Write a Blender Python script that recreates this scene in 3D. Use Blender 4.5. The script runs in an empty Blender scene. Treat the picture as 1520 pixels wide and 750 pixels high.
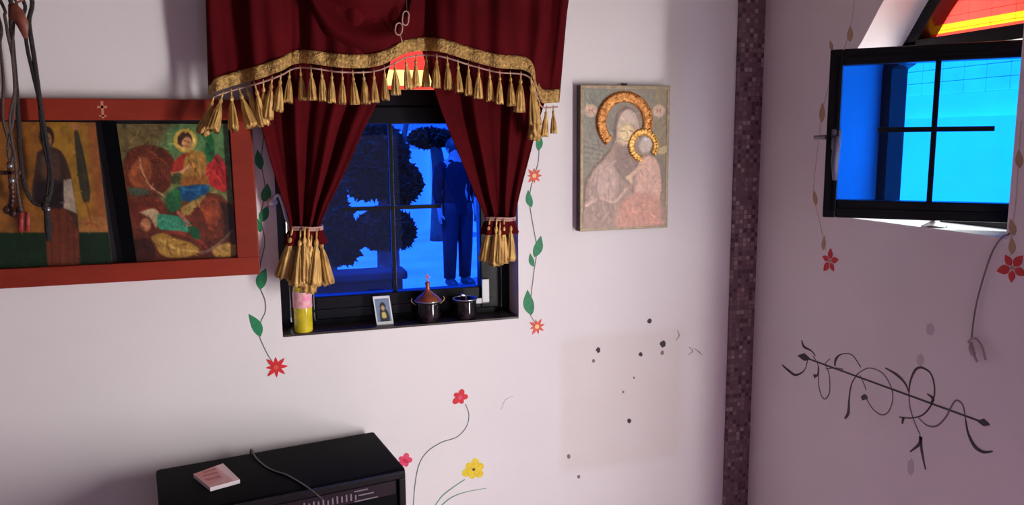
import bpy, bmesh, math, random
import numpy as np
from mathutils import Vector, Matrix
random.seed(7); np.random.seed(7)
SC = bpy.context.scene
COL = SC.collection
PI = math.pi

# ------------------------------------------------------------------ camera
YAW, PIT, ROL, FOC = 0.30114711, -0.14381483, -0.00893639, 1149.67
CAM = Vector((0, -2.2, 1.6))
fw = Vector((math.sin(YAW)*math.cos(PIT), math.cos(YAW)*math.cos(PIT), math.sin(PIT)))
rt0 = Vector((math.cos(YAW), -math.sin(YAW), 0)); up0 = rt0.cross(fw)
c_, s_ = math.cos(ROL), math.sin(ROL)
RT = c_*rt0 + s_*up0; UP = -s_*rt0 + c_*up0
cam = bpy.data.objects.new('camera', bpy.data.cameras.new('camera'))
COL.objects.link(cam)
cam.matrix_world = Matrix(((RT.x, UP.x, -fw.x, CAM.x), (RT.y, UP.y, -fw.y, CAM.y), (RT.z, UP.z, -fw.z, CAM.z), (0, 0, 0, 1)))
cam.data.sensor_width = 36; cam.data.sensor_fit = 'HORIZONTAL'; cam.data.lens = FOC/1520*36
cam.data.clip_start = 0.02
SC.camera = cam

# ------------------------------------------------------------------ view, world, lights
SC.view_settings.view_transform = 'Standard'; SC.view_settings.look = 'None'
SC.view_settings.gamma = 1; SC.view_settings.use_curve_mapping = False
SC.view_settings.exposure = 0.0
SC.cycles.use_denoising = True
SC.cycles.max_bounces = 10; SC.cycles.diffuse_bounces = 6; SC.cycles.transparent_max_bounces = 16
SC.cycles.sample_clamp_indirect = 6
w = bpy.data.worlds.new('sky'); SC.world = w; w.use_nodes = True
nt = w.node_tree; nt.nodes.clear()
bg = nt.nodes.new('ShaderNodeBackground'); wo = nt.nodes.new('ShaderNodeOutputWorld')
bg.inputs[0].default_value = (0.70, 0.84, 1.0, 1); bg.inputs[1].default_value = 2.6
nt.links.new(bg.outputs[0], wo.inputs[0])

def add_light(name, typ, loc, energy, color=(1, 1, 1), target=None, **kw):
    d = bpy.data.lights.new(name, typ); o = bpy.data.objects.new(name, d); COL.objects.link(o)
    o.location = loc; d.energy = energy; d.color = color
    for k, v in kw.items(): setattr(d, k, v)
    if target is not None:
        o.rotation_euler = (Vector(target)-Vector(loc)).to_track_quat('-Z', 'Y').to_euler()
    return o
add_light('sun', 'SUN', (-3, -3, 8), 20, (1, .95, .88), target=(-3+.42, -3+.33, 8-.85), angle=0.01)
# daylight pouring in through the open doorway of the right wall
add_light('doorway_daylight', 'AREA', (1.575, -1.66, .95), 60, (1, .95, .925), target=(0, -1.66, .95), shape='RECTANGLE', size=.22, size_y=1.4)
# daylight outside the two windows (it enters through the blue glass)
add_light('back_window_daylight', 'AREA', (.36, .85, 2.65), 30, (.9, .95, 1), target=(.34, -.1, 1.35), shape='RECTANGLE', size=.7, size_y=.6)
add_light('right_window_daylight', 'AREA', (2.30, -.64, 2.60), 26, (.95, .97, 1), target=(1.5, -.64, 1.6), shape='RECTANGLE', size=.6, size_y=.5)
# added cool fill lamp behind the camera; the front wall has no opening
add_light('added_cool_fill', 'AREA', (.45, -3.15, .7), 3.2, (.62, .66, 1), target=(.6, 0, 1.0), shape='RECTANGLE', size=.9, size_y=1.9)

# ------------------------------------------------------------------ helpers
def ray(px, py):
    return RT*((px-760)/FOC) - UP*((py-375)/FOC) + fw
def PY(px, py, Y=0.0):
    d = ray(px, py); return CAM + d*((Y-CAM.y)/d.y)
def PX(px, py, X):
    d = ray(px, py); return CAM + d*((X-CAM.x)/d.x)
def PZ(px, py, Z):
    d = ray(px, py); return CAM + d*((Z-CAM.z)/d.z)
def lin(c):
    c = c/255.0
    return c/12.92 if c <= .04045 else ((c+.055)/1.055)**2.4
def S(r, g, b): return (lin(r), lin(g), lin(b), 1)
def tag(o, label=None, cat=None, group=None, kind=None):
    if label: o['label'] = label
    if cat: o['category'] = cat
    if group: o['group'] = group
    if kind: o['kind'] = kind
    return o
def empty(name, loc=(0, 0, 0)):
    o = bpy.data.objects.new(name, None); COL.objects.link(o); o.location = loc
    o.empty_display_size = .05
    return o
def link(name, me, m=None, parent=None, smooth=False):
    if m is not None and len(me.materials) == 0: me.materials.append(m)
    if smooth:
        for p in me.polygons: p.use_smooth = True
    o = bpy.data.objects.new(name, me); COL.objects.link(o)
    if parent is not None:
        o.parent = parent
        off = Vector(parent.location); q = parent
        while q.parent: q = q.parent; off += Vector(q.location)
        me.transform(Matrix.Translation(-off))
    return o
def obj(name, bm, m=None, parent=None, smooth=False):
    me = bpy.data.meshes.new(name); bmesh.ops.recalc_face_normals(bm, faces=bm.faces); bm.to_mesh(me); bm.free()
    return link(name, me, m, parent, smooth)
def box(bm, lo, hi, bev=0.0, M=None, mi=0):
    r = bmesh.ops.create_cube(bm, size=1)
    vs = r['verts']
    for v in vs:
        v.co = Vector([lo[i]+(v.co[i]+.5)*(hi[i]-lo[i]) for i in range(3)])
    fs = list({f for v in vs for f in v.link_faces})
    if bev > 0:
        es = list({e for v in vs for e in v.link_edges})
        rr = bmesh.ops.bevel(bm, geom=es, offset=bev, segments=2, affect='EDGES', profile=.6)
        vs = list({v for f in rr['faces'] for v in f.verts} | {v for v in vs if v.is_valid})
        fs = list({f for v in vs for f in v.link_faces})
    for f in fs: f.material_index = mi
    if M is not None:
        for v in vs: v.co = M @ v.co
    return vs
def tube(bm, pts, r, n=8, mi=0, cap=True):
    pts = [Vector(p) for p in pts]; rs = r if isinstance(r, (list, tuple)) else [r]*len(pts)
    rings = []; prev = None
    for i, p in enumerate(pts):
        t = (pts[min(i+1, len(pts)-1)]-pts[max(i-1, 0)])
        if t.length < 1e-9: t = Vector((0, 0, 1))
        t.normalize()
        if prev is None:
            a = Vector((0, 0, 1)) if abs(t.z) < .9 else Vector((1, 0, 0))
            nrm = t.cross(a).normalized()
        else:
            nrm = (prev - t*prev.dot(t)).normalized()
        prev = nrm; b = t.cross(nrm)
        rings.append([bm.verts.new(p+(nrm*math.cos(2*PI*k/n)+b*math.sin(2*PI*k/n))*rs[i]) for k in range(n)])
    for i in range(len(rings)-1):
        for k in range(n):
            f = bm.faces.new((rings[i][k], rings[i][(k+1) % n], rings[i+1][(k+1) % n], rings[i+1][k])); f.material_index = mi
    if cap:
        for rg in (rings[0], rings[-1]):
            try: f = bm.faces.new(rg); f.material_index = mi
            except ValueError: pass
def spline(pts, n=8):
    pts = [Vector(p) for p in pts]; out = []
    for i in range(len(pts)-1):
        p0 = pts[max(i-1, 0)]; p1 = pts[i]; p2 = pts[i+1]; p3 = pts[min(i+2, len(pts)-1)]
        for k in range(n):
            t = k/n
            out.append(.5*((2*p1)+(p2-p0)*t+(2*p0-5*p1+4*p2-p3)*t*t+(3*p1-p0-3*p2+p3)*t**3))
    out.append(pts[-1]); return out
def lathe(bm, prof, n=24, c=(0, 0, 0), mi=0, flute=0, famp=0.0, closed=True):
    c = Vector(c); rings = []
    for (r, z) in prof:
        rg = []
        for k in range(n):
            a = 2*PI*k/n
            rr = r*(1+famp*math.cos(flute*a)) if flute else r
            rg.append(bm.verts.new(c+Vector((rr*math.cos(a), rr*math.sin(a), z))))
        rings.append(rg)
    for i in range(len(rings)-1):
        for k in range(n):
            f = bm.faces.new((rings[i][k], rings[i][(k+1) % n], rings[i+1][(k+1) % n], rings[i+1][k])); f.material_index = mi
    if closed:
        for rg in (rings[0], rings[-1]):
            f = bm.faces.new(rg); f.material_index = mi
def ball(bm, c, r, seg=12, sc=(1, 1, 1), mi=0):
    g = bmesh.ops.create_uvsphere(bm, u_segments=seg, v_segments=max(6, seg//2), radius=r)
    for v in g['verts']:
        v.co = Vector((v.co.x*sc[0], v.co.y*sc[1], v.co.z*sc[2]))+Vector(c)
    for f in {f for v in g['verts'] for f in v.link_faces}: f.material_index = mi
def slab(bm, pts, d, mi=0):
    """closed outline (points in one plane) extruded along vector d"""
    a = [bm.verts.new(Vector(p)) for p in pts]; b = [bm.verts.new(Vector(p)+Vector(d)) for p in pts]
    n = len(a)
    fs = [bm.faces.new(a), bm.faces.new(list(reversed(b)))]
    for i in range(n): fs.append(bm.faces.new((a[i], b[i], b[(i+1) % n], a[(i+1) % n])))
    for f in fs: f.material_index = mi
def interp(x, keys):
    xs = [k[0] for k in keys]; ys = [k[1] for k in keys]
    if x <= xs[0]: return ys[0]
    if x >= xs[-1]: return ys[-1]
    for i in range(len(xs)-1):
        if x <= xs[i+1]:
            t = (x-xs[i])/(xs[i+1]-xs[i]); h = xs[i+1]-xs[i]
            def sl(j):
                if j <= 0 or j >= len(xs)-1: return 0.0
                return (ys[j+1]-ys[j-1])/(xs[j+1]-xs[j-1])
            m0, m1 = sl(i)*h, sl(i+1)*h
            return (2*t**3-3*t*t+1)*ys[i]+(t**3-2*t*t+t)*m0+(-2*t**3+3*t*t)*ys[i+1]+(t**3-t*t)*m1
def grid(name, fn, nu, nv, m, parent=None, thick=0.0, smooth=True):
    bm = bmesh.new()
    vs = [[bm.verts.new(fn(i/nu, j/nv)) for i in range(nu+1)] for j in range(nv+1)]
    for j in range(nv):
        for i in range(nu):
            bm.faces.new((vs[j][i], vs[j][i+1], vs[j+1][i+1], vs[j+1][i]))
    me = bpy.data.meshes.new(name); bm.to_mesh(me); bm.free()
    o = link(name, me, m, parent, smooth)
    if thick:
        md = o.modifiers.new('thickness', 'SOLIDIFY'); md.thickness = thick; md.offset = 0
    return o

# ------------------------------------------------------------------ materials
def mat(name, col, rough=.6, metal=0.0, var=0.0, vscale=20, bump=0.0, bscale=60, spec=.5, sheen=0.0, emit=None, estr=0, coat=0.0, col2=None, stretch=None):
    m = bpy.data.materials.new(name); m.use_nodes = True
    n = m.node_tree; b = n.nodes['Principled BSDF']
    b.inputs['Base Color'].default_value = col; b.inputs['Roughness'].default_value = rough
    b.inputs['Metallic'].default_value = metal; b.inputs['Specular IOR Level'].default_value = spec
    b.inputs['Coat Weight'].default_value = coat
    if sheen: b.inputs['Sheen Weight'].default_value = sheen; b.inputs['Sheen Roughness'].default_value = .4
    if emit: b.inputs['Emission Color'].default_value = emit; b.inputs['Emission Strength'].default_value = estr
    if var or bump or col2:
        tc = n.nodes.new('ShaderNodeTexCoord'); mp = n.nodes.new('ShaderNodeMapping')
        if stretch: mp.inputs['Scale'].default_value = stretch
        n.links.new(tc.outputs['Object'], mp.inputs[0])
    if var or col2:
        no = n.nodes.new('ShaderNodeTexNoise'); no.inputs['Scale'].default_value = vscale; no.inputs['Detail'].default_value = 4
        rp = n.nodes.new('ShaderNodeValToRGB')
        c2 = col2 if col2 else tuple(min(1, c*(1+var)) for c in col[:3])+(1,)
        c1 = col if col2 else tuple(c*(1-var) for c in col[:3])+(1,)
        rp.color_ramp.elements[0].position = .33; rp.color_ramp.elements[1].position = .67
        rp.color_ramp.elements[0].color = c1; rp.color_ramp.elements[1].color = c2
        n.links.new(mp.outputs[0], no.inputs['Vector']); n.links.new(no.outputs[0], rp.inputs[0]); n.links.new(rp.outputs[0], b.inputs['Base Color'])
    if bump:
        nb = n.nodes.new('ShaderNodeTexNoise'); nb.inputs['Scale'].default_value = bscale; nb.inputs['Detail'].default_value = 5
        bp = n.nodes.new('ShaderNodeBump'); bp.inputs['Strength'].default_value = bump; bp.inputs['Distance'].default_value = .01
        n.links.new(mp.outputs[0], nb.inputs['Vector']); n.links.new(nb.outputs[0], bp.inputs['Height']); n.links.new(bp.outputs[0], b.inputs['Normal'])
    return m
def glass(name, tint, gloss=.08, rough=.02):
    m = bpy.data.materials.new(name); m.use_nodes = True; n = m.node_tree; n.nodes.clear()
    o = n.nodes.new('ShaderNodeOutputMaterial'); mx = n.nodes.new('ShaderNodeMixShader')
    t = n.nodes.new('ShaderNodeBsdfTransparent'); g = n.nodes.new('ShaderNodeBsdfGlossy'); fr = n.nodes.new('ShaderNodeFresnel')
    fr.inputs[0].default_value = 1.35
    t.inputs[0].default_value = tint; g.inputs['Roughness'].default_value = rough; g.inputs[0].default_value = (1, 1, 1, 1)
    mu = n.nodes.new('ShaderNodeMath'); mu.operation = 'MULTIPLY'; mu.inputs[1].default_value = gloss*10
    n.links.new(fr.outputs[0], mu.inputs[0]); n.links.new(mu.outputs[0], mx.inputs[0])
    n.links.new(t.outputs[0], mx.inputs[1]); n.links.new(g.outputs[0], mx.inputs[2]); n.links.new(mx.outputs[0], o.inputs[0])
    return m
M = {}
M['wall_right'] = mat('right plaster', (.84, .77, .80, 1), .75, var=.03, vscale=3, bump=.08, bscale=25)
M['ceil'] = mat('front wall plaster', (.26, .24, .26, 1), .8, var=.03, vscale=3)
M['ceilwood'] = mat('dark ceiling boards', (.17, .10, .07, 1), .8, var=.2, vscale=3)
M['floor'] = mat('purple red carpet floor', (.27, .12, .22, 1), .5, var=.1, vscale=6)
M['black'] = mat('black frame', (.003, .003, .005, 1), .3, spec=.25, bump=.03, bscale=30)
M['blacksoft'] = mat('black matt plastic', (.002, .002, .003, 1), .6, spec=.04, bump=.05, bscale=300)
M['sill'] = mat('dark brown sill', (.035, .024, .020, 1), .4, var=.3, vscale=30)
M['sillwhite'] = mat('white painted sill', (.82, .80, .80, 1), .35)
M['blue'] = glass('deep blue glass', (.07, .25, .95, 1))
M['blue2'] = glass('bright blue glass', (.05, .40, 1.0, 1))
M['red'] = glass('red glass', (.92, .19, .16, 1))
M['yellow'] = glass('yellow glass', (1.0, .56, .10, 1))
M['paleyellow'] = glass('pale yellow glass', (1.0, .80, .42, 1))
M['redcup'] = glass('red lamp glass', (1.0, .40, .34, 1), .03)
M['velvet'] = mat('dark red velvet', (.076, .0032, .0055, 1), .85, spec=.06, var=.16, vscale=9, bump=.06, bscale=240)
M['gold'] = mat('gold thread', (.30, .15, .035, 1), .5, metal=.25, col2=(.74, .46, .14, 1), vscale=120, bump=.5, bscale=160, stretch=(1, 1, .25))
M['braid'] = mat('gold braid', (.28, .15, .045, 1), .45, metal=.35, col2=(.66, .42, .13, 1), vscale=110, bump=.8, bscale=170)
M['cordpink'] = mat('dusty pink cord', (.42, .24, .20, 1), .6, var=.2, vscale=90)
M['case'] = mat('red brown painted wood', (.25, .027, .013, 1), .5, spec=.25, var=.14, vscale=14, bump=.06, bscale=40, stretch=(.3, 1, 1))
M['casein'] = mat('dark case lining', (.006, .006, .012, 1), .5)
M['caseline'] = mat('pale pink carved cross', (.55, .20, .13, 1), .6)
M['wood'] = mat('old icon wood', (.055, .035, .022, 1), .55, var=.3, vscale=25)
M['iconedge'] = mat('dull gilt border', (.36, .27, .17, 1), .5, metal=.2, var=.25, vscale=60)
M['halo'] = mat('embossed copper gold', (.42, .15, .035, 1), .38, metal=.55, col2=(.85, .40, .12, 1), vscale=90, bump=.5, bscale=120)
M['halo2'] = mat('embossed bright gold', (.60, .28, .05, 1), .35, metal=.55, col2=(.95, .62, .20, 1), vscale=90, bump=.4, bscale=120)
M['greenpaint'] = mat('green paint', S(32, 130, 84), .6, var=.2, vscale=60)
M['stempaint'] = mat('grey green stem paint', S(96, 108, 104), .6)
M['redpaint'] = mat('red paint', S(214, 38, 48), .6, var=.12, vscale=60)
M['orangepaint'] = mat('orange red paint', S(222, 88, 66), .6, var=.15, vscale=60)
M['pinkpaint'] = mat('pink paint', S(228, 70, 110), .6, var=.12, vscale=60)
M['yellowpaint'] = mat('yellow paint', S(236, 206, 48), .6, var=.12, vscale=80)
M['creampaint'] = mat('cream paint', S(245, 205, 140), .6)
M['darkdot'] = mat('dark red paint dot', S(90, 40, 30), .6)
M['ochrepaint'] = mat('faded ochre paint', S(182, 150, 120), .6)
M['faintstem'] = mat('faint ochre stem paint', S(206, 188, 182), .6)
M['crimson'] = mat('crimson paint', S(205, 42, 52), .6, var=.12, vscale=60)
M['blackpaint'] = mat('black wall paint', S(62, 48, 62), .55)
M['greypaint'] = mat('thin grey brush paint', S(118, 104, 122), .6)
M['mark'] = mat('dark wall mark', S(62, 54, 60), .7)
M['brass'] = mat('aged brass', (.55, .32, .12, 1), .35, metal=.9)
M['copper'] = mat('copper red metal', (.42, .12, .05, 1), .4, metal=.6, var=.2, vscale=60)
M['steel'] = mat('grey metal', (.32, .32, .33, 1), .35, metal=.8)
M['silver'] = mat('silver metal', (.62, .62, .62, 1), .28, metal=.9)
M['handle'] = mat('grey plastic handle', (.085, .08, .13, 1), .45)
M['white'] = mat('white plastic', (.80, .80, .82, 1), .4)
M['leather'] = mat('brown leather', (.20, .055, .035, 1), .5, var=.3, vscale=60)
M['darkcord'] = mat('dark braided cord', (.018, .013, .012, 1), .7, bump=.6, bscale=300)
M['browncord'] = mat('brown grey cord', (.075, .05, .045, 1), .7, bump=.6, bscale=300)
M['bead'] = mat('dark brown bead', (.06, .02, .016, 1), .35)
M['redtag'] = mat('red woven tag', (.32, .03, .035, 1), .6, var=.3, vscale=120)
M['flame'] = mat('lit candle wax', (1, .6, .3, 1), .5, emit=(1, .66, .34, 1), estr=14.0)

def wall_material():
    m = mat('back plaster', (.815, .775, .785, 1), .72, var=.03, vscale=2.2, bump=.10, bscale=18)
    n = m.node_tree; b = n.nodes['Principled BSDF']
    src = b.inputs['Base Color'].links[0].from_socket
    tc = n.nodes.new('ShaderNodeTexCoord'); sp = n.nodes.new('ShaderNodeSeparateXYZ'); n.links.new(tc.outputs['Object'], sp.inputs[0])
    nz = n.nodes.new('ShaderNodeTexNoise'); nz.inputs['Scale'].default_value = 7; nz.inputs['Detail'].default_value = 5; n.links.new(tc.outputs['Object'], nz.inputs['Vector'])
    def math_(op, a, bb):
        q = n.nodes.new('ShaderNodeMath'); q.operation = op
        for i, x in enumerate((a, bb)):
            if isinstance(x, (int, float)): q.inputs[i].default_value = x
            else: n.links.new(x, q.inputs[i])
        return q.outputs[0]
    def edge(sock, a, bb):
        q = n.nodes.new('ShaderNodeMapRange'); q.interpolation_type = 'SMOOTHSTEP'
        n.links.new(sock, q.inputs[0]); q.inputs[1].default_value = a; q.inputs[2].default_value = bb
        return q.outputs[0]
    p0 = PY(832, 500); p1 = PY(1010, 675)
    m1 = math_('MULTIPLY', edge(sp.outputs[0], p0.x-.02, p0.x+.025), edge(sp.outputs[0], p1.x+.03, p1.x-.03))
    m2 = math_('MULTIPLY', edge(sp.outputs[2], p0.z+.02, p0.z-.03), edge(sp.outputs[2], p1.z-.03, p1.z+.02))
    msk = math_('MULTIPLY', math_('MULTIPLY', m1, m2), math_('ADD', math_('MULTIPLY', nz.outputs[0], .8), .3))
    mx = n.nodes.new('ShaderNodeMix'); mx.data_type = 'RGBA'
    n.links.new(msk, mx.inputs[0]); n.links.new(src, mx.inputs[6]); mx.inputs[7].default_value = (.75, .68, .655, 1)
    n.links.new(mx.outputs[2], b.inputs['Base Color'])
    return m
M['wall_back'] = wall_material()

def mosaic_material():
    m = bpy.data.materials.new('purple brown glass mosaic'); m.use_nodes = True; n = m.node_tree; b = n.nodes['Principled BSDF']
    tc = n.nodes.new('ShaderNodeTexCoord'); sp = n.nodes.new('ShaderNodeSeparateXYZ'); n.links.new(tc.outputs['Object'], sp.inputs[0])
    cb = n.nodes.new('ShaderNodeCombineXYZ')
    fr = []
    for ax in (0, 2):
        d = n.nodes.new('ShaderNodeMath'); d.operation = 'MULTIPLY'; d.inputs[1].default_value = 1/.0152; n.links.new(sp.outputs[ax], d.inputs[0])
        fl = n.nodes.new('ShaderNodeMath'); fl.operation = 'FLOOR'; n.links.new(d.outputs[0], fl.inputs[0]); n.links.new(fl.outputs[0], cb.inputs[ax])
        f = n.nodes.new('ShaderNodeMath'); f.operation = 'FRACT'; n.links.new(d.outputs[0], f.inputs[0])
        pp = n.nodes.new('ShaderNodeMath'); pp.operation = 'PINGPONG'; pp.inputs[1].default_value = .5; n.links.new(f.outputs[0], pp.inputs[0])
        fr.append(pp.outputs[0])
    mn = n.nodes.new('ShaderNodeMath'); mn.operation = 'MINIMUM'; n.links.new(fr[0], mn.inputs[0]); n.links.new(fr[1], mn.inputs[1])
    gr = n.nodes.new('ShaderNodeMath'); gr.operation = 'GREATER_THAN'; gr.inputs[1].default_value = .09; n.links.new(mn.outputs[0], gr.inputs[0])
    wn = n.nodes.new('ShaderNodeTexWhiteNoise'); wn.noise_dimensions = '3D'; n.links.new(cb.outputs[0], wn.inputs['Vector'])
    rp = n.nodes.new('ShaderNodeValToRGB'); cr = rp.color_ramp; cr.interpolation = 'CONSTANT'
    cr.elements[0].position = 0; cr.elements[0].color = (.08, .04, .055, 1); cr.elements[1].position = .14; cr.elements[1].color = (.17, .09, .115, 1)
    for p, c in ((.38, (.21, .115, .14, 1)), (.62, (.26, .15, .175, 1)), (.82, (.31, .19, .20, 1)), (.93, (.42, .30, .30, 1))):
        e = cr.elements.new(p); e.color = c
    n.links.new(wn.outputs[0], rp.inputs[0])
    mx = n.nodes.new('ShaderNodeMix'); mx.data_type = 'RGBA'; n.links.new(gr.outputs[0], mx.inputs[0]); mx.inputs[6].default_value = (.16, .105, .125, 1); n.links.new(rp.outputs[0], mx.inputs[7])
    n.links.new(mx.outputs[2], b.inputs['Base Color']); b.inputs['Roughness'].default_value = .3
    bp = n.nodes.new('ShaderNodeBump'); bp.inputs['Strength'].default_value = .5; bp.inputs['Distance'].default_value = .002; n.links.new(gr.outputs[0], bp.inputs['Height']); n.links.new(bp.outputs[0], b.inputs['Normal'])
    return m
M['mosaic'] = mosaic_material()

# ------------------------------------------------------------------ the room shell
XR, XL, YF, HT, TH = 1.53, -1.75, -3.3, 2.62, .20
def wall_with_holes(name, outer, holes, to3d, d, m):
    bm = bmesh.new(); es = []
    for loop in [outer]+holes:
        vs = [bm.verts.new(to3d(a, b)) for a, b in loop]
        for i in range(len(vs)): es.append(bm.edges.new((vs[i], vs[(i+1) % len(vs)])))
    r = bmesh.ops.triangle_fill(bm, use_beauty=True, use_dissolve=False, edges=es)
    faces = list(bm.faces)
    e = bmesh.ops.extrude_face_region(bm, geom=faces)
    vs = [g for g in e['geom'] if isinstance(g, bmesh.types.BMVert)]
    bmesh.ops.translate(bm, verts=vs, vec=Vector(d))
    o = obj(name, bm, m); tag(o, kind='structure'); return o
def rarch(g):
    """right window: arched on its far side, cut straight by the near jamb; g insets the whole outline"""
    top = [(-.373, 1.74), (-.374, 1.79), (-.388, 1.816), (-.431, 1.838), (-.474, 1.892), (-.516, 1.949), (-.575, 2.01), (-.65, 2.055), (-.74, 2.085), (-.83, 2.095), (-.917, 2.09)]
    P = [(-.917, RZ0), (-.373, RZ0)]+[(v.x, v.y) for v in spline([Vector((p, q, 0)) for p, q in top], 3)]
    if g == 0: return P
    out = []; n = len(P)
    for i in range(n):
        (ax, ay), (bx, by), (cx, cy) = P[i-1], P[i], P[(i+1) % n]
        n1 = Vector((-(by-ay), bx-ax)).normalized(); n2 = Vector((-(cy-by), cx-bx)).normalized()
        m = (n1+n2).normalized(); k = g/max(.4, m.dot(n1)); out.append((bx+m.x*k, by+m.y*k))
    return out
def rarch_fan(g, z0, z1):
    P = rarch(g); arcp = P[2:]; out = []
    for i in range(len(arcp)-1):
        (ax, ay), (bx, by) = arcp[i], arcp[i+1]
        if ay < z0 <= by: t = (z0-ay)/(by-ay); out.append((ax+(bx-ax)*t, z0))
        if by > z0 and (z1 is None or by < z1): out.append((bx, by))
        if z1 is not None and ay < z1 <= by: t = (z1-ay)/(by-ay); out.append((ax+(bx-ax)*t, z1)); break
    yr = P[0][0]
    if z1 is not None: out.append((yr, z1))
    return out+[(yr, z0)]
def arch(c, r, z0, zs, n=28, grow=0.0):
    """outline of an arched opening: c centre, r half width, z0 sill, zs springing"""
    r2 = r+grow; p = [(c-r2, z0-grow), (c+r2, z0-grow)]
    return p+[(c+r2*math.cos(PI*k/n), zs+r2*math.sin(PI*k/n)) for k in range(n+1)]
# back window opening and right window opening
BX0, BX1, BZ0, BZS = .012, .703, 1.062, 1.74
BC, BR = (BX0+BX1)/2, (BX1-BX0)/2
RC, RR, RZ0, RZS = -.645, .272, 1.376, 1.69
wall_with_holes('wall_back', [(XL-.2, 0), (XR, 0), (XR, HT), (XL-.2, HT)], [arch(BC, BR, BZ0, BZS)], lambda a, b: (a, 0, b), (0, TH, 0), M['wall_back'])
DY0, DY1, DZ = -1.28, -1.92, 1.95
wall_with_holes('wall_right', [(TH, 0), (DY0, 0), (DY0, DZ), (DY1, DZ), (DY1, 0), (YF-.2, 0), (YF-.2, HT), (TH, HT)], [rarch(0)], lambda a, b: (XR, a, b), (TH, 0, 0), M['wall_right'])
bm = bmesh.new(); box(bm, (XL-.2, YF-.2, 0), (XL, 0, HT)); tag(obj('wall_left', bm, mat('dark left wall paint', (.14, .12, .14, 1), .8, var=.03, vscale=3)), kind='structure')  # unseen wall, its paint kept dark so it bounces little light
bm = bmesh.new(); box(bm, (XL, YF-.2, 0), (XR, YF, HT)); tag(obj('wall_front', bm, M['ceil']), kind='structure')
bm = bmesh.new(); box(bm, (XL-.2, YF-.2, -.12), (XR+.2, TH, 0)); tag(obj('floor', bm, M['floor']), kind='structure')
bm = bmesh.new(); box(bm, (XL-.2, YF-.2, HT), (XR+.2, TH, HT+.12)); tag(obj('ceiling', bm, M['ceilwood']), kind='structure')
# mosaic strip in the corner
bm = bmesh.new(); box(bm, (1.437, -.012, 0), (XR, 0, HT)); o = obj('trim_1', bm, M['mosaic'])
tag(o, 'vertical strip of small purple brown mosaic tiles in the room corner', None, kind='structure')
# door frame of the open doorway
bm = bmesh.new()
box(bm, (XR+.12, DY0-.05, 0), (XR+.18, DY0, DZ), .004); box(bm, (XR+.12, DY1, 0), (XR+.18, DY1+.05, DZ), .004); box(bm, (XR+.12, DY1, DZ-.05), (XR+.18, DY0, DZ), .004)
tag(obj('door_1', bm, M['black']), kind='structure')

# ------------------------------------------------------------------ back window
def ring_arch(bm, outer, inner, to3d, d):
    """frame between two outlines with the same number of points"""
    n = len(outer)
    A = [bm.verts.new(to3d(*p)) for p in outer]; B = [bm.verts.new(to3d(*p)) for p in inner]
    d = Vector(d)
    A2 = [bm.verts.new(v.co+d) for v in A]; B2 = [bm.verts.new(v.co+d) for v in B]
    for i in range(n):
        j = (i+1) % n
        bm.faces.new((A[i], A[j], B[j], B[i])); bm.faces.new((A2[i], B2[i], B2[j], A2[j]))
        bm.faces.new((A[i], A2[i], A2[j], A[j])); bm.faces.new((B[i], B[j], B2[j], B2[i]))
w1 = empty('window_1', (BC, .1, BZ0)); tag(w1, kind='structure')
YFm = .095   # plane of the window frame
g0 = PY(470, 438, YFm+.02); g1 = PY(706, 184, YFm+.02)
gx0, gx1, gz0, gz1 = BX0+.095, g1.x, g0.z, g1.z
bm = bmesh.new()
ring_arch(bm, arch(BC, BR, BZ0, BZS), arch(BC, BR-.025, BZ0+.02, BZS), lambda a, b: (a, YFm, b), (0, .06, 0))
box(bm, (BX0+.02, YFm, gz1+.05), (BX1-.02, YFm+.055, gz1+.10), .004)
obj('window_frame', bm, M['black'], w1)
# hinged sash
sh = empty('sash', (BC, YFm, BZ0)); sh.parent = w1; sh.location = Vector(sh.location)-Vector(w1.location)
shl = []
def sash_piece(name, bm, m): return obj(name, bm, m, sh)
bm = bmesh.new()
sx0, sx1, sz0, sz1 = BX0+.028, BX1-.03, BZ0+.022, gz1+.05
ys0 = YFm-.012
for lo, hi in (((sx0, ys0, sz0), (gx0, ys0+.045, sz1)), ((gx1, ys0, sz0), (sx1, ys0+.045, sz1)), ((gx0, ys0, sz0), (gx1, ys0+.045, gz0)), ((gx0, ys0, gz1), (gx1, ys0+.045, sz1))):
    box(bm, lo, hi, .004)
# glazing bead along the bottom rail
box(bm, (sx0+.03, ys0-.006, gz0-.045), (sx1-.03, ys0, gz0-.038))
sash_piece('sash_frame', bm, M['black'])
bm = bmesh.new(); box(bm, (gx0-.005, YFm+.012, gz0-.005), (gx1+.005, YFm+.016, gz1+.005)); sash_piece('glass_pane', bm, M['blue'])
# cross shaped bars on the glass
v0 = PY(579, 184, YFm+.005); v1 = PY(586, 430, YFm+.005); h0 = PY(503, 310, YFm+.005); h1 = PY(655, 307, YFm+.005)
bm = bmesh.new(); xc = (v0.x+v1.x)/2; zc = (h0.z+h1.z)/2
box(bm, (xc-.006, YFm+.002, gz0), (xc+.006, YFm+.012, gz1), .001); box(bm, (h0.x, YFm+.003, zc-.006), (h1.x, YFm+.0115, zc+.006), .001)
sash_piece('cross_bar', bm, M['black'])
bm = bmesh.new()      # grey corner hinge
hp = PY(720, 440, ys0-.008)
box(bm, (hp.x-.011, ys0-.012, hp.z-.02), (hp.x+.013, ys0, hp.z+.055), .002); box(bm, (hp.x-.035, ys0-.010, hp.z-.022), (hp.x+.013, ys0-.001, hp.z-.004), .002)
sash_piece('hinge', bm, M['steel'])
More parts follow.
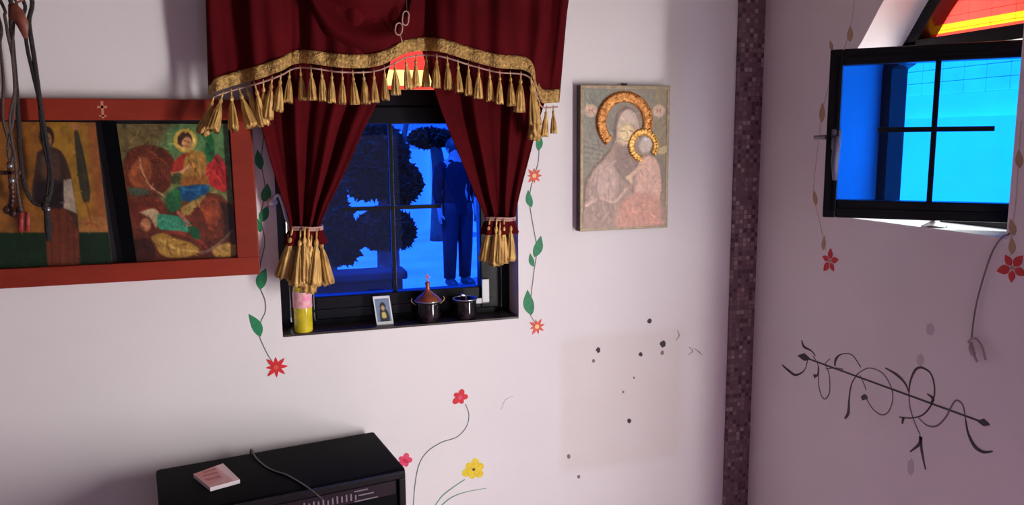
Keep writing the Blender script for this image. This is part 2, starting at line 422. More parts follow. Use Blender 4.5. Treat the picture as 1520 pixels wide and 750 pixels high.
# red fanlight above the sash, with a pale yellow strip along its foot
FZ = gz1+.10; FY = FZ+.058
def half(z): return (BR-.02) if z <= BZS else math.sqrt(max(0, (BR-.02)**2-(z-BZS)**2))
def fan_pts(z0, z1):
    zs = [z0+(z1-z0)*k/16 for k in range(17)]
    return [(BC+half(z), z) for z in zs]+[(BC-half(z), z) for z in reversed(zs)]
bm = bmesh.new(); slab(bm, [(a, YFm+.03, b) for a, b in fan_pts(FY, BZS+BR-.022)], (0, .004, 0)); obj('fanlight_glass', bm, M['red'], w1)
bm = bmesh.new(); slab(bm, [(a, YFm+.03, b) for a, b in fan_pts(FZ+.012, FY)], (0, .004, 0)); tag(obj('fanlight_strip', bm, M['paleyellow'], w1), 'pale yellow glass strip')
bm = bmesh.new(); box(bm, (BX0, .002, BZ0-.002), (BX1, YFm+.002, BZ0+.006), .001); obj('window_sill', bm, M['sill'], w1)

bm = bmesh.new(); slab(bm, [(a, YFm+.03, b) for a, b in fan_pts(FZ-.002, FZ+.012)], (0, .004, 0)); obj('fanlight_glass', bm, M['red'], w1)
# ------------------------------------------------------------------ right window
w2 = empty('window_2', (XR+.14, RC, RZ0)); tag(w2, kind='structure')
XF = XR+.14
bm = bmesh.new()
ring_arch(bm, rarch(0), rarch(.035), lambda a, b: (XF, a, b), (.055, 0, 0))
TZ = 1.822
box(bm, (XF, RC-RR+.02, TZ), (XF+.05, RC+RR-.02, TZ+.035), .003)
obj('window_frame', bm, M['black'], w2)
bm = bmesh.new(); slab(bm, [(XF+.03, a, b) for a, b in rarch_fan(.03, TZ+.068, None)], (.004, 0, 0)); obj('fanlight_glass', bm, M['red'], w2)
bm = bmesh.new(); slab(bm, [(XF+.03, a, b) for a, b in rarch_fan(.03, TZ+.03, TZ+.046)], (.004, 0, 0)); obj('fanlight_glass', bm, M['red'], w2)
bm = bmesh.new(); slab(bm, [(XF+.03, a, b) for a, b in rarch_fan(.03, TZ+.046, TZ+.068)], (.004, 0, 0)); tag(obj('fanlight_strip', bm, M['yellow'], w2), 'yellow glass strip')
bm = bmesh.new(); box(bm, (XR-.004, RC-RR, RZ0-.001), (XF, RC+RR, RZ0+.004), .001); obj('window_sill', bm, M['sillwhite'], w2)
# the open sash, swung into the room about its right hand edge
LS = Vector((1.333, -.567, 0)); HS = Vector((1.688, -.893, 0)); SZ0, SZ1 = 1.402, 1.812
u = (HS-LS); SW = u.length; u.normalize(); nrm = Vector((u.y, -u.x, 0))   # towards the camera side
if nrm.dot(CAM-LS) < 0: nrm = -nrm
def SM(s, z, t=0): return Vector((LS.x+u.x*s+nrm.x*t, LS.y+u.y*s+nrm.y*t, z))
Msash = Matrix(((u.x, nrm.x, 0, LS.x), (u.y, nrm.y, 0, LS.y), (0, 0, 1, 0), (0, 0, 0, 1)))
s2 = empty('sash', (0, 0, 0)); s2.parent = w2; s2.location = LS+Vector((0, 0, SZ0))-Vector(w2.location)
def glass_hit(px, py):
    d = ray(px, py); t = ((LS-CAM).x*nrm.x+(LS-CAM).y*nrm.y)/(d.x*nrm.x+d.y*nrm.y); p = CAM+d*t
    return (p.x-LS.x)*u.x+(p.y-LS.y)*u.y, p.z
ga = glass_hit(1252, 98); gb = glass_hit(1250, 296)
GS0, GZ1, GZ0 = ga[0], ga[1], gb[1]; GS1 = SW-.045
bm = bmesh.new()
for lo, hi in (((0, -.02, SZ0), (GS0, .02, SZ1)), ((GS1, -.02, SZ0), (SW, .02, SZ1)), ((GS0, -.02, SZ0), (GS1, .02, GZ0)), ((GS0, -.02, GZ1), (GS1, .02, SZ1))):
    box(bm, lo, hi, .004, Msash)
for lo, hi in (((.022, .02, SZ0+.018), (.03, .026, SZ1-.02)), ((.022, .02, SZ1-.028), (SW-.02, .026, SZ1-.02)), ((.022, .02, SZ0+.018), (SW-.02, .026, SZ0+.024))):
    box(bm, lo, hi, .0015, Msash)
obj('sash_frame', bm, M['black'], s2)
bm = bmesh.new(); box(bm, (GS0-.004, -.002, GZ0-.004), (GS1+.004, .002, GZ1+.004), 0, Msash); obj('glass_pane', bm, M['blue2'], s2)
bm = bmesh.new()
c0 = glass_hit(1393, 97); c1 = glass_hit(1379, 295); e0 = glass_hit(1303, 194); e1 = glass_hit(1476, 190)
sc0 = (c0[0]+c1[0])/2; zc0 = (e0[1]+e1[1])/2
box(bm, (sc0-.006, .002, GZ0), (sc0+.006, .01, GZ1), .001, Msash); box(bm, (e0[0], .002, zc0-.006), (e1[0], .0095, zc0+.006), .001, Msash)
obj('cross_bar', bm, M['black'], s2)
bm = bmesh.new()
hh = glass_hit(1234, 228)
Z = lambda y: glass_hit(1234, y)[1]
tube(bm, [SM(.022, Z(206), .026), SM(.024, Z(206), .045), SM(.026, Z(215), .05), SM(.024, Z(240), .048), SM(.026, Z(266), .044)], [.008, .008, .009, .0085, .006], 8)
box(bm, (.012, .019, Z(222)), (.034, .026, Z(192)), .003, Msash)
obj('handle', bm, M['handle'], s2, True)
bm = bmesh.new(); tube(bm, [SM(.01, Z(203), .004), SM(-.03, Z(204), .004)], [.006, .005], 8); obj('latch_bolt', bm, M['steel'], s2, True)
# little steel shutter catches along the top bead
bm = bmesh.new()
for s_a, s_b in ((.07, .125), (.155, .178)):
    box(bm, (s_a, .02, GZ1+.012), (s_b, .024, GZ1+.017), 0, Msash)
obj('screw_plate', bm, M['silver'], s2)

# ------------------------------------------------------------------ outdoors
M['ground'] = mat('pale dusty ground', (.62, .60, .56, 1), .9, var=.18, vscale=1.2)
M['render'] = mat('pale outside render', (.80, .79, .76, 1), .8, var=.05, vscale=2)
M['block'] = mat('light block work', (.80, .80, .76, 1), .7, var=.1, vscale=4)
M['leaf'] = mat('dark green foliage', (.007, .014, .006, 1), .8, spec=.1, var=.5, vscale=8)
M['bark'] = mat('grey bark', (.08, .06, .045, 1), .9, var=.3, vscale=12, bump=.5, bscale=20)
M['stone'] = mat('grey stone wall', (.035, .03, .03, 1), .9, spec=.1, var=.3, vscale=9)
M['cloth'] = mat('dark clothing', (.010, .010, .014, 1), .9, spec=.1, var=.2, vscale=20)
M['jeans'] = mat('blue grey trousers', (.016, .018, .024, 1), .9, spec=.1, var=.2, vscale=20)
M['skin'] = mat('skin', (.42, .24, .17, 1), .6)
M['hair'] = mat('dark hair', (.02, .015, .012, 1), .6)
GZ = -.12
bm = bmesh.new(); box(bm, (-14, TH+.02, GZ-.1), (16, 24, GZ)); box(bm, (XR+.22, -8, GZ-.1), (16, TH+.02, GZ)); tag(obj('ground', bm, M['ground']), kind='structure')
# neighbouring wall right of the chapel
nb = empty('neighbouring_wall', (4.6, 1.5, GZ))
tag(nb, 'pale rendered wall outside, seen through the right blue window', 'outdoor wall')
NX = 4.6
zb1 = PX(1430, 138, NX).z; zb2 = PX(1430, 174, NX).z
bm = bmesh.new(); box(bm, (NX, -6, GZ), (NX+.3, 9, zb1)); obj('wall_face', bm, M['render'], nb)
bm = bmesh.new()
for r in range(9):
    for k in range(84):
        y = -6+k*.18; z = zb1+.002+r*.09
        box(bm, (NX+.02, y+.003, z), (NX+.28, y+.177, z+.087), .003)
obj('block_parapet', bm, M['block'], nb)
bm = bmesh.new(); box(bm, (NX-.10, -6, GZ), (NX, 9, zb2)); obj('plinth', bm, M['render'], nb)
# house wall far behind the yard
fh = None
bm = bmesh.new(); box(bm, (-6, 13.0, GZ), (14, 13.3, 1.7), 0)
for k in range(7): box(bm, (-6+k*3, 12.85, GZ), (-5.6+k*3, 13.0, 1.8), .01)
box(bm, (-6, 12.9, 1.7), (14, 13.4, 1.8), .01)
o = obj('yard_wall', bm, M['render']); tag(o, 'long pale yard wall far outside behind the left blue window', 'outdoor wall')
# low bench wall just outside the back window
q0 = PY(470, 409, 1.6); q1 = PY(598, 409, 1.6)
bm = bmesh.new(); box(bm, (q0.x-1.2, 1.6, GZ), (q1.x, 1.72, q0.z-.04), .01); box(bm, (q0.x-1.22, 1.57, q0.z-.04), (q1.x+.02, 1.75, q0.z), .01)
tag(obj('low_stone_wall', bm, M['stone']), 'low dark wall outside across the bottom of the left blue window', 'outdoor wall')

def foliage(bm, c, rad, n, size, sc=(1, 1, 1), seed=1):
    rnd = random.Random(seed)
    for i in range(n):
        v = Vector((rnd.gauss(0, 1), rnd.gauss(0, 1), rnd.gauss(0, 1))).normalized()*(rad*(rnd.random()**.33))
        p = Vector((v.x*sc[0], v.y*sc[1], v.z*sc[2]))+Vector(c)
        a = Vector((rnd.gauss(0, 1), rnd.gauss(0, 1), rnd.gauss(0, 1))).normalized(); b = a.orthogonal().normalized()
        s = size*(.6+.8*rnd.random())
        vs = [bm.verts.new(p+x) for x in (a*s, b*s*.45, -a*s, -b*s*.45)]
        bm.faces.new(vs)
def plantlike(name, base, blobs, trunk, label, cat, seed):
    r = empty(name, base)
    bm = bmesh.new()
    for i, (c, rad, n, sc) in enumerate(blobs): foliage(bm, c, rad, n, .055, sc, seed+i)
    obj('foliage', bm, M['leaf'], r)
    bm = bmesh.new()
    for pts, rs in trunk: tube(bm, spline(pts, 4), None or [rs[0]+(rs[1]-rs[0])*k/(4*(len(pts)-1)) for k in range(4*(len(pts)-1)+1)], 8)
    obj('trunk', bm, M['bark'], r, True)
    tag(r, label, cat); return r
TY = 5.2
def T(px, py, Y=TY): return PY(px, py, Y)
b = T(572, 404); b.z = GZ
m_ = (T(640, 250)-T(540, 250)).length/100
plantlike('yard_tree', b, [(T(556, 232), 50*m_, 4200, (1, .8, .95)), (T(545, 262), 34*m_, 1600, (1, .8, 1)), (T(590, 272), 36*m_, 2200, (1, .8, .9)), (T(571, 340), 42*m_, 3600, (1, .8, .72)), (T(600, 345), 18*m_, 500, (.8, .8, 1.3))],
          [([b, T(572, 380), T(568, 330), T(573, 270), T(560, 220)], (.09, .04)), ([T(570, 300), T(590, 250), T(600, 200), T(606, 170)], (.04, .02)), ([T(586, 402), T(585, 370), T(575, 330)], (.05, .04))],
          'dark bushy tree outside in the middle of the left blue window', 'tree', 11)
b2 = T(495, 410, 4.0); b2.z = GZ
m2_ = (T(600, 300, 4.0)-T(500, 300, 4.0)).length/100
plantlike('yard_shrub', b2, [(T(490, 345, 4.0), 38*m2_, 2400, (1, .8, 1.3)), (T(512, 360, 4.0), 22*m2_, 800, (1, .8, 1.5)), (T(492, 290, 4.0), 20*m2_, 500, (1, .8, 1.2))],
          [([b2, T(492, 380, 4.0), T(490, 330, 4.0)], (.05, .03))], 'tall dark shrub outside at the left edge of the left blue window', 'shrub', 31)
# the far tree whose crown fills the top of the window
b3 = T(650, 300, 11); b3.z = GZ
m3_ = (T(700, 250, 11)-T(600, 250, 11)).length/100
r_ = plantlike('far_tree', b3, [(T(640, 205, 11), 30*m3_, 1500, (1.2, .8, .5)), (T(665, 255, 11), 18*m3_, 600, (1, .8, .9))],
          [([b3, T(652, 260, 11), T(645, 210, 11)], (.16, .09))], 'loose tree far outside near the top of the left blue window', 'tree', 41)

# person standing outside, right part of the window
def person(base, h, face, label, shirt, trous):
    r = empty('person', base)
    s = h/1.72
    J = {'pel': (0, 0, .95), 'sp': (0, .0, 1.12), 'ch': (0, .01, 1.33), 'nk': (0, 0, 1.48), 'hd': (0, -.01, 1.58), 'ht': (0, -.01, 1.66),
         'sl': (-.19, 0, 1.42), 'el': (-.24, .02, 1.14), 'wl': (-.24, -.05, .90), 'sr': (.19, 0, 1.42), 'er': (.24, .02, 1.14), 'wr': (.22, -.07, .90),
         'hl': (-.09, 0, .90), 'kl': (-.10, -.01, .50), 'al': (-.10, .02, .09), 'tl': (-.11, -.13, .035), 'hr': (.09, 0, .90), 'kr': (.10, -.02, .50), 'ar': (.10, .01, .09), 'tr': (.12, -.14, .035)}
    Rr = {'pel': .15, 'sp': .135, 'ch': .155, 'nk': .06, 'hd': .095, 'ht': .08, 'sl': .07, 'el': .05, 'wl': .032, 'sr': .07, 'er': .05, 'wr': .032, 'hl': .10, 'kl': .07, 'al': .045, 'tl': .035, 'hr': .10, 'kr': .07, 'ar': .045, 'tr': .035}
    ED = [('pel', 'sp'), ('sp', 'ch'), ('ch', 'nk'), ('nk', 'hd'), ('hd', 'ht'), ('ch', 'sl'), ('sl', 'el'), ('el', 'wl'), ('ch', 'sr'), ('sr', 'er'), ('er', 'wr'), ('pel', 'hl'), ('hl', 'kl'), ('kl', 'al'), ('al', 'tl'), ('pel', 'hr'), ('hr', 'kr'), ('kr', 'ar'), ('ar', 'tr')]
    # hands: palm and five fingers
    for sd, wn_ in ((-1, 'wl'), (1, 'wr')):
        wx, wy, wz = J[wn_]; pn = 'p'+wn_
        J[pn] = (wx, wy-.01, wz-.07); Rr[pn] = .030; ED.append((wn_, pn))
        for f in range(5):
            a = 'f%d%s' % (f, wn_); bb = 'g%d%s' % (f, wn_)
            yy = wy-.035+f*.018
            if f == 0: J[a] = (wx-sd*.02, wy-.045, wz-.065); J[bb] = (wx-sd*.028, wy-.06, wz-.10)
            else: J[a] = (wx, yy-.005, wz-.12); J[bb] = (wx-sd*.012, yy-.008, wz-.155+.006*abs(f-2))
            Rr[a] = .009; Rr[bb] = .008; ED += [(pn, a), (a, bb)]
    keys = list(J); me = bpy.data.meshes.new('body')
    ca, sa = math.cos(face), math.sin(face)
    me.from_pydata([(s*(x*ca-y*sa), s*(x*sa+y*ca), s*z) for x, y, z in (J[k] for k in keys)], [(keys.index(a), keys.index(b_)) for a, b_ in ED], [])
    o = bpy.data.objects.new('body', me); COL.objects.link(o); o.parent = r
    md = o.modifiers.new('skin', 'SKIN'); md.use_smooth_shade = True
    for i, k in enumerate(keys):
        me.skin_vertices[0].data[i].radius = (Rr[k]*s, Rr[k]*s*(.75 if k in ('pel', 'sp', 'ch') else 1))
    me.skin_vertices[0].data[0].use_root = True
    sb = o.modifiers.new('sub', 'SUBSURF'); sb.levels = 1; sb.render_levels = 1
    me.materials.append(M['skin'])
    # clothing
    def R_(x, y, z): return Vector((s*(x*ca-y*sa), s*(x*sa+y*ca), s*z))+Vector(base)
    bm = bmesh.new()
    prof = [(.175, .84, .12), (.18, .95, .125), (.17, 1.12, .115), (.195, 1.3, .125), (.20, 1.4, .11), (.12, 1.46, .08), (.07, 1.49, .065)]
    rings = []
    for rx, z, ry in prof: rings.append([bm.verts.new(R_(rx*math.cos(2*PI*k/20), ry*math.sin(2*PI*k/20), z)) for k in range(20)])
    for i in range(len(rings)-1):
        for k in range(20): bm.faces.new((rings[i][k], rings[i][(k+1) % 20], rings[i+1][(k+1) % 20], rings[i+1][k]))
    for sd in (-1, 1):
        tube(bm, [R_(sd*.15, 0, 1.41), R_(sd*.20, 0, 1.38), R_(sd*.235, .015, 1.2), R_(sd*.245, .01, 1.1), R_(sd*.24, -.03, .97)], [.07*s, .075*s, .062*s, .056*s, .045*s], 12)
    obj('shirt', bm, shirt, r, True)
    bm = bmesh.new()
    for sd in (-1, 1):
        tube(bm, [R_(sd*.075, 0, .98), R_(sd*.09, 0, .85), R_(sd*.10, -.015, .5), R_(sd*.10, .015, .10)], [.115*s, .112*s, .085*s, .07*s], 14)
    obj('trousers', bm, trous, r, True)
    bm = bmesh.new()
    for sd in (-1, 1):
        tube(bm, [R_(sd*.10, .05, .05), R_(sd*.10, 0, .06), R_(sd*.11, -.1, .045), R_(sd*.115, -.17, .035)], [.045*s, .055*s, .05*s, .03*s], 10)
    obj('shoe', bm, M['hair'], r, True)
    bm = bmesh.new(); ball(bm, R_(0, .02, 1.63), .108*s, 16, (1, 1.05, 1.0)); obj('hair', bm, M['hair'], r, True)
    bm = bmesh.new(); ball(bm, R_(0, -.105, 1.575), .016*s, 8, (1, 1.3, 1.4)); obj('nose', bm, M['skin'], r, True)
    for sd in (-1, 1):
        bm = bmesh.new(); ball(bm, R_(sd*.095, .0, 1.58), .02*s, 8, (.5, 1, 1.5)); obj('ear', bm, M['skin'], r, True)
        bm = bmesh.new(); ball(bm, R_(sd*.032, -.092, 1.60), .011*s, 8); obj('eye', bm, M['hair'], r, True)
    tag(r, label, 'person'); return r
fp = PZ(680, 424, GZ)
person(fp, 1.75, .25, 'person in dark clothes standing outside at the right of the left blue window', M['cloth'], M['jeans'])

# ------------------------------------------------------------------ painting helper: soft brush canvas turned into a coloured relief
class Canvas:
    def __init__(s, quad, W, H, bgc):
        s.W, s.H = W, H
        uu, vv = np.meshgrid(np.linspace(0, 1, W+1), np.linspace(0, 1, H+1)); s.u, s.v = uu, vv
        (x0, y0), (x1, y1), (x2, y2), (x3, y3) = quad      # TL TR BR BL
        s.X = (x0*(1-uu)+x1*uu)*(1-vv)+(x3*(1-uu)+x2*uu)*vv
        s.Y = (y0*(1-uu)+y1*uu)*(1-vv)+(y3*(1-uu)+y2*uu)*vv
        s.c = np.zeros((H+1, W+1, 3)); s.c[:] = bgc; s.h = np.zeros((H+1, W+1))
    def blend(s, a, col, k=1.0, h=None):
        a = np.clip(a*k, 0, 1)[..., None]; s.c = s.c*(1-a)+np.array(col, float)*a
        if h is not None: s.h = s.h*(1-a[..., 0])+h*a[..., 0]
    def sd(s, pts):
        d = np.full(s.X.shape, 1e9); ins = np.zeros(s.X.shape, bool); n = len(pts)
        for i in range(n):
            ax, ay = pts[i]; bx, by = pts[(i+1) % n]; ex, ey = bx-ax, by-ay; wx, wy = s.X-ax, s.Y-ay
            t = np.clip((wx*ex+wy*ey)/(ex*ex+ey*ey+1e-9), 0, 1); d = np.minimum(d, np.hypot(wx-ex*t, wy-ey*t))
            c = ((ay > s.Y) != (by > s.Y)) & (s.X < (bx-ax)*(s.Y-ay)/(by-ay+1e-12)+ax); ins ^= c
        return np.where(ins, -d, d)
    def poly(s, pts, col, soft=6, k=1.0, h=None, sm=True):
        if sm:
            q = spline([Vector((a, b, 0)) for a, b in pts+[pts[0]]], 3); pts = [(v.x, v.y) for v in q[:-1]]
        s.blend(.5-s.sd(pts)/soft, col, k, h)
    def ell(s, cx, cy, rx, ry, col, soft=6, k=1.0, rot=0, h=None):
        c, n = math.cos(rot), math.sin(rot); dx, dy = s.X-cx, s.Y-cy
        a, b = dx*c+dy*n, -dx*n+dy*c; r = np.hypot(a/rx, b/ry)
        s.blend(.5-(r-1)*min(rx, ry)/soft, col, k, h)
    def line(s, pts, wd, col, soft=4, k=1.0, sm=True):
        if sm and len(pts) > 2:
            q = spline([Vector((a, b, 0)) for a, b in pts], 4); pts = [(v.x, v.y) for v in q]
        d = np.full(s.X.shape, 1e9)
        for i in range(len(pts)-1):
            ax, ay = pts[i]; bx, by = pts[i+1]; ex, ey = bx-ax, by-ay; wx, wy = s.X-ax, s.Y-ay
            t = np.clip((wx*ex+wy*ey)/(ex*ex+ey*ey+1e-9), 0, 1); d = np.minimum(d, np.hypot(wx-ex*t, wy-ey*t))
        s.blend(.5-(d-wd/2)/soft, col, k)
    def noise(s, amp, cells, seed=0):
        r = np.random.RandomState(seed); g = r.rand(cells+2, cells+2)
        x = s.u*cells; y = s.v*cells; xi = x.astype(int); yi = y.astype(int); fx = x-xi; fy = y-yi
        fx = fx*fx*(3-2*fx); fy = fy*fy*(3-2*fy)
        v = (g[yi, xi]*(1-fx)+g[yi, xi+1]*fx)*(1-fy)+(g[yi+1, xi]*(1-fx)+g[yi+1, xi+1]*fx)*fy
        s.c = s.c*(1+amp*(v[..., None]-.5)*2)
    def dabs(s, n, ln, wd, amp, seed):
        """short brush dabs that take up the colour under them, a little lighter or darker"""
        rnd = random.Random(seed); H, W = s.c.shape[:2]
        for _ in range(n):
            i, j = rnd.randrange(H), rnd.randrange(W); x, y = s.X[i, j], s.Y[i, j]; a = rnd.random()*PI; l = ln*(.5+rnd.random())
            f = 1+amp*(rnd.random()*2-1); base = s.c[i, j]*f*np.array([1+.12*(rnd.random()-.5), 1+.10*(rnd.random()-.5), 1+.12*(rnd.random()-.5)])
            dx, dy = math.cos(a)*l, math.sin(a)*l
            s.line([(x-dx/2, y-dy/2), (x+dx/2, y+dy/2)], wd*(.6+.8*rnd.random()), base, 5, .75)
    def mesh(s, name, corners, nv, m, parent, hs=1.0):
        A = [np.array(c) for c in corners]; uu, vv = s.u[..., None], s.v[..., None]
        P = (A[0]*(1-uu)+A[1]*uu)*(1-vv)+(A[3]*(1-uu)+A[2]*uu)*vv+np.array(nv)*(s.h[..., None]*hs)
        H, W = s.H+1, s.W+1
        idx = np.arange(H*W).reshape(H, W)
        F = np.stack([idx[:-1, :-1], idx[1:, :-1], idx[1:, 1:], idx[:-1, 1:]], -1).reshape(-1, 4)
        me = bpy.data.meshes.new(name); me.from_pydata(P.reshape(-1, 3).tolist(), [], F.tolist()); me.update()
        ca = me.color_attributes.new('paint', 'FLOAT_COLOR', 'POINT')
        c = np.clip(s.c, 0, 255)/255; c = np.where(c <= .04045, c/12.92, ((c+.055)/1.055)**2.4)
        c = np.concatenate([c, np.ones(c.shape[:2]+(1,))], -1).astype(np.float32)
        ca.data.foreach_set('color', c.ravel())
        return link(name, me, m, parent, True)
def paint_mat(name, rough, coat=0.0, bump=.1, bscale=80):
    m = mat(name, (1, 1, 1, 1), rough, bump=bump, bscale=bscale, coat=coat)
    n = m.node_tree; a = n.nodes.new('ShaderNodeAttribute'); a.attribute_name = 'paint'
    n.links.new(a.outputs['Color'], n.nodes['Principled BSDF'].inputs['Base Color']); return m
M['paint_gloss'] = paint_mat('varnished print', .38)
M['paint_matt'] = paint_mat('aged embossed picture', .55, bump=.12, bscale=110)

# ------------------------------------------------------------------ icon case on the left
CX0, CX1, CZ0, CZ1 = -.762, -.038, 1.249, 1.711
CD = .034
case = empty('icon_case', ((CX0+CX1)/2, 0, CZ0)); tag(case, 'red brown wooden wall case holding two religious pictures side by side', 'picture case')
rw = .052
bm = bmesh.new()
for lo, hi in (((CX0, -CD, CZ1-rw), (CX1, 0, CZ1)), ((CX0, -CD, CZ0), (CX1, 0, CZ0+.048)), ((CX0, -CD, CZ0+.048), (CX0+.055, 0, CZ1-rw)), ((CX1-.055, -CD, CZ0+.048), (CX1, 0, CZ1-rw))):
    box(bm, lo, hi, .002)
obj('case_frame', bm, M['case'], case)
bm = bmesh.new(); box(bm, (CX0+.05, -.006, CZ0+.04), (CX1-.05, -.001, CZ1-.04)); obj('back_panel', bm, M['casein'], case)
bm = bmesh.new(); p = PY(152, 163, -CD)
box(bm, (p.x-.003, -CD-.0015, p.z-.021), (p.x+.003, -CD+.001, p.z+.021)); box(bm, (p.x-.011, -CD-.0015, p.z+.004), (p.x+.011, -CD+.001, p.z+.010)); box(bm, (p.x-.008, -CD-.0015, p.z-.017), (p.x+.008, -CD+.001, p.z-.013))
tag(obj('cross_emblem', bm, M['caseline'], case), 'pale pink carved cross')
# middle bar, dark
bm = bmesh.new()
slab(bm, [PY(150, 180, -.02), PY(172, 181, -.02), PY(203, 390, -.02), PY(184, 392, -.02)], (0, .014, 0)); obj('divider', bm, M['blacksoft'], case)

# right hand picture: rider saint on a brown horse
def Q(scale, ox, oy): return lambda x, y: (ox+x/scale, oy+y/scale)
q2 = Q(3.26, 160, 170)
quad = [(35, 45), (580, 45), (628, 705), (118, 715)]
c = Canvas(quad, 170, 200, (118, 124, 74))
c.poly([(40, 40), (300, 40), (240, 130), (60, 200)], (112, 96, 58), 40)
c.poly([(290, 50), (600, 50), (600, 260), (300, 200)], (92, 132, 82), 60)
c.poly([(90, 430), (620, 430), (640, 720), (100, 720)], (98, 48, 30), 30)
c.poly([(60, 260), (240, 260), (230, 460), (90, 520)], (106, 52, 34), 30)
# neck and mane
c.poly([(75, 215), (110, 165), (180, 145), (260, 160), (315, 215), (320, 290), (290, 350), (250, 380), (215, 350), (215, 290), (190, 260), (150, 290), (160, 330), (110, 350), (75, 290)], (98, 44, 26), 10)
for k in range(5): c.line([(105+k*16, 185+k*8), (160+k*22, 160+k*12), (225+k*18, 190+k*18), (250+k*12, 270+k*16)], 5, (142, 72, 42), 6, .7)
c.poly([(120, 240), (160, 200), (205, 230), (200, 310), (170, 350), (120, 340), (95, 290)], (150, 80, 46), 14)
c.line([(150, 205), (160, 260), (185, 320), (215, 355), (260, 385)], 9, (186, 140, 104), 6)
c.poly([(95, 350), (180, 355), (190, 385), (110, 385)], (74, 84, 66), 10)
# horse rump, legs
c.poly([(420, 400), (470, 375), (540, 385), (590, 440), (600, 520), (560, 580), (480, 600), (440, 560), (410, 500)], (112, 52, 30), 10)
c.ell(490, 470, 50, 60, (162, 76, 44), 40, .8)
c.poly([(540, 420), (600, 440), (605, 560), (560, 600), (560, 500)], (58, 30, 24), 16)
c.poly([(350, 440), (440, 440), (480, 590), (440, 640), (400, 560)], (108, 50, 32), 12)
c.poly([(110, 430), (230, 400), (280, 470), (200, 520), (130, 520)], (112, 48, 32), 16)
# cape
c.poly([(470, 250), (520, 190), (565, 230), (580, 320), (570, 370), (510, 350), (460, 300)], (186, 44, 44), 8)
c.line([(490, 260), (530, 300), (565, 350)], 8, (232, 80, 78), 8, .7); c.line([(520, 210), (560, 290)], 7, (130, 24, 30), 8, .7)
c.poly([(305, 240), (345, 195), (400, 180), (410, 220), (350, 280), (305, 280)], (168, 52, 40), 8)
# saint: body, tunic, legs
c.poly([(370, 200), (420, 170), (470, 200), (470, 290), (460, 330), (390, 330), (355, 300)], (176, 128, 58), 8)
c.poly([(355, 300), (470, 290), (475, 340), (350, 345)], (158, 100, 44), 8)
c.line([(385, 215), (440, 300)], 6, (112, 70, 34), 6, .6); c.line([(430, 190), (445, 300)], 6, (214, 172, 92), 6, .6)
c.line([(310, 285), (350, 275), (390, 250)], 16, (206, 150, 104), 6)
c.poly([(340, 345), (470, 335), (480, 375), (420, 415), (350, 410), (320, 370)], (26, 84, 128), 8)
c.line([(360, 360), (440, 360)], 8, (60, 130, 170), 8, .6)
c.poly([(280, 390), (330, 350), (350, 400), (345, 450), (300, 470), (275, 430)], (44, 106, 60), 8)
c.poly([(380, 430), (430, 400), (470, 390), (400, 470), (360, 490), (350, 450)], (170, 138, 74), 10)
c.poly([(300, 285), (345, 280), (340, 330), (300, 325)], (70, 74, 40), 8)
c.poly([(470, 90), (500, 95), (515, 170), (495, 230), (470, 190)], (32, 110, 56), 8)
c.line([(445, 80), (500, 185), (540, 230)], 5, (50, 66, 40), 5)
# halo and head
c.ell(370, 125, 58, 56, (206, 170, 70), 8); c.ell(370, 125, 46, 44, (226, 196, 108), 8)
c.ell(368, 120, 36, 38, (74, 44, 26), 8); c.ell(376, 136, 24, 30, (214, 156, 104), 8, rot=.3)
c.line([(366, 128), (374, 126)], 4, (70, 40, 30), 3); c.line([(382, 132), (390, 132)], 4, (70, 40, 30), 3); c.line([(374, 150), (386, 152)], 3, (160, 60, 50), 3)
# fallen figure
c.ell(190, 525, 44, 48, (104, 44, 30), 10); c.ell(180, 530, 26, 32, (176, 118, 84), 10)
c.poly([(150, 470), (215, 450), (245, 480), (230, 545), (200, 500)], (186, 160, 122), 10)
c.poly([(235, 480), (290, 480), (370, 500), (400, 540), (370, 570), (290, 560), (240, 545)], (62, 146, 112), 8)
c.line([(260, 500), (330, 530), (390, 550)], 8, (116, 190, 150), 8, .6)
c.line([(335, 470), (370, 510), (400, 560)], 16, (186, 108, 84), 8)
c.line([(270, 570), (340, 570), (430, 600), (470, 640)], 18, (150, 60, 46), 8)
c.poly([(205, 590), (260, 570), (330, 600), (400, 620), (440, 660), (380, 690), (280, 690), (230, 650)], (178, 134, 62), 10)
c.line([(240, 600), (330, 650), (420, 660)], 7, (222, 186, 104), 8, .7); c.line([(280, 620), (300, 680)], 6, (112, 72, 34), 8, .7)
c.poly([(380, 540), (430, 545), (440, 600), (400, 590)], (30, 92, 56), 8)
c.poly([(500, 640), (600, 620), (620, 680), (520, 690)], (190, 146, 74), 12)
c.line([(440, 670), (500, 650), (560, 600), (600, 560)], 14, (136, 104, 84), 10, .8)
c.poly([(110, 600), (200, 600), (240, 690), (120, 700)], (70, 32, 26), 16)
c.dabs(420, 26, 5, .42, 21); c.noise(.14, 26, 1); c.noise(.10, 60, 2)
c.c = (c.c*1.06-8)*.9
PYD = -.016
cor = [PY(*q2(*p), PYD) for p in quad]
pic = empty('picture', cor[3]); pic.parent = case; pic.location = Vector(cor[3])-Vector(case.location)
def picture_board(parent, cor, y0, y1, m):
    bm = bmesh.new(); slab(bm, [Vector((p.x, y0, p.z)) for p in cor], (0, y1-y0, 0)); return obj('board', bm, m, parent)
picture_board(pic, cor, PYD+.0008, -.006, M['wood'])
c.mesh('painting', cor, (0, -1, 0), M['paint_gloss'], pic)
tag(pic, 'picture of a haloed rider on a brown horse')

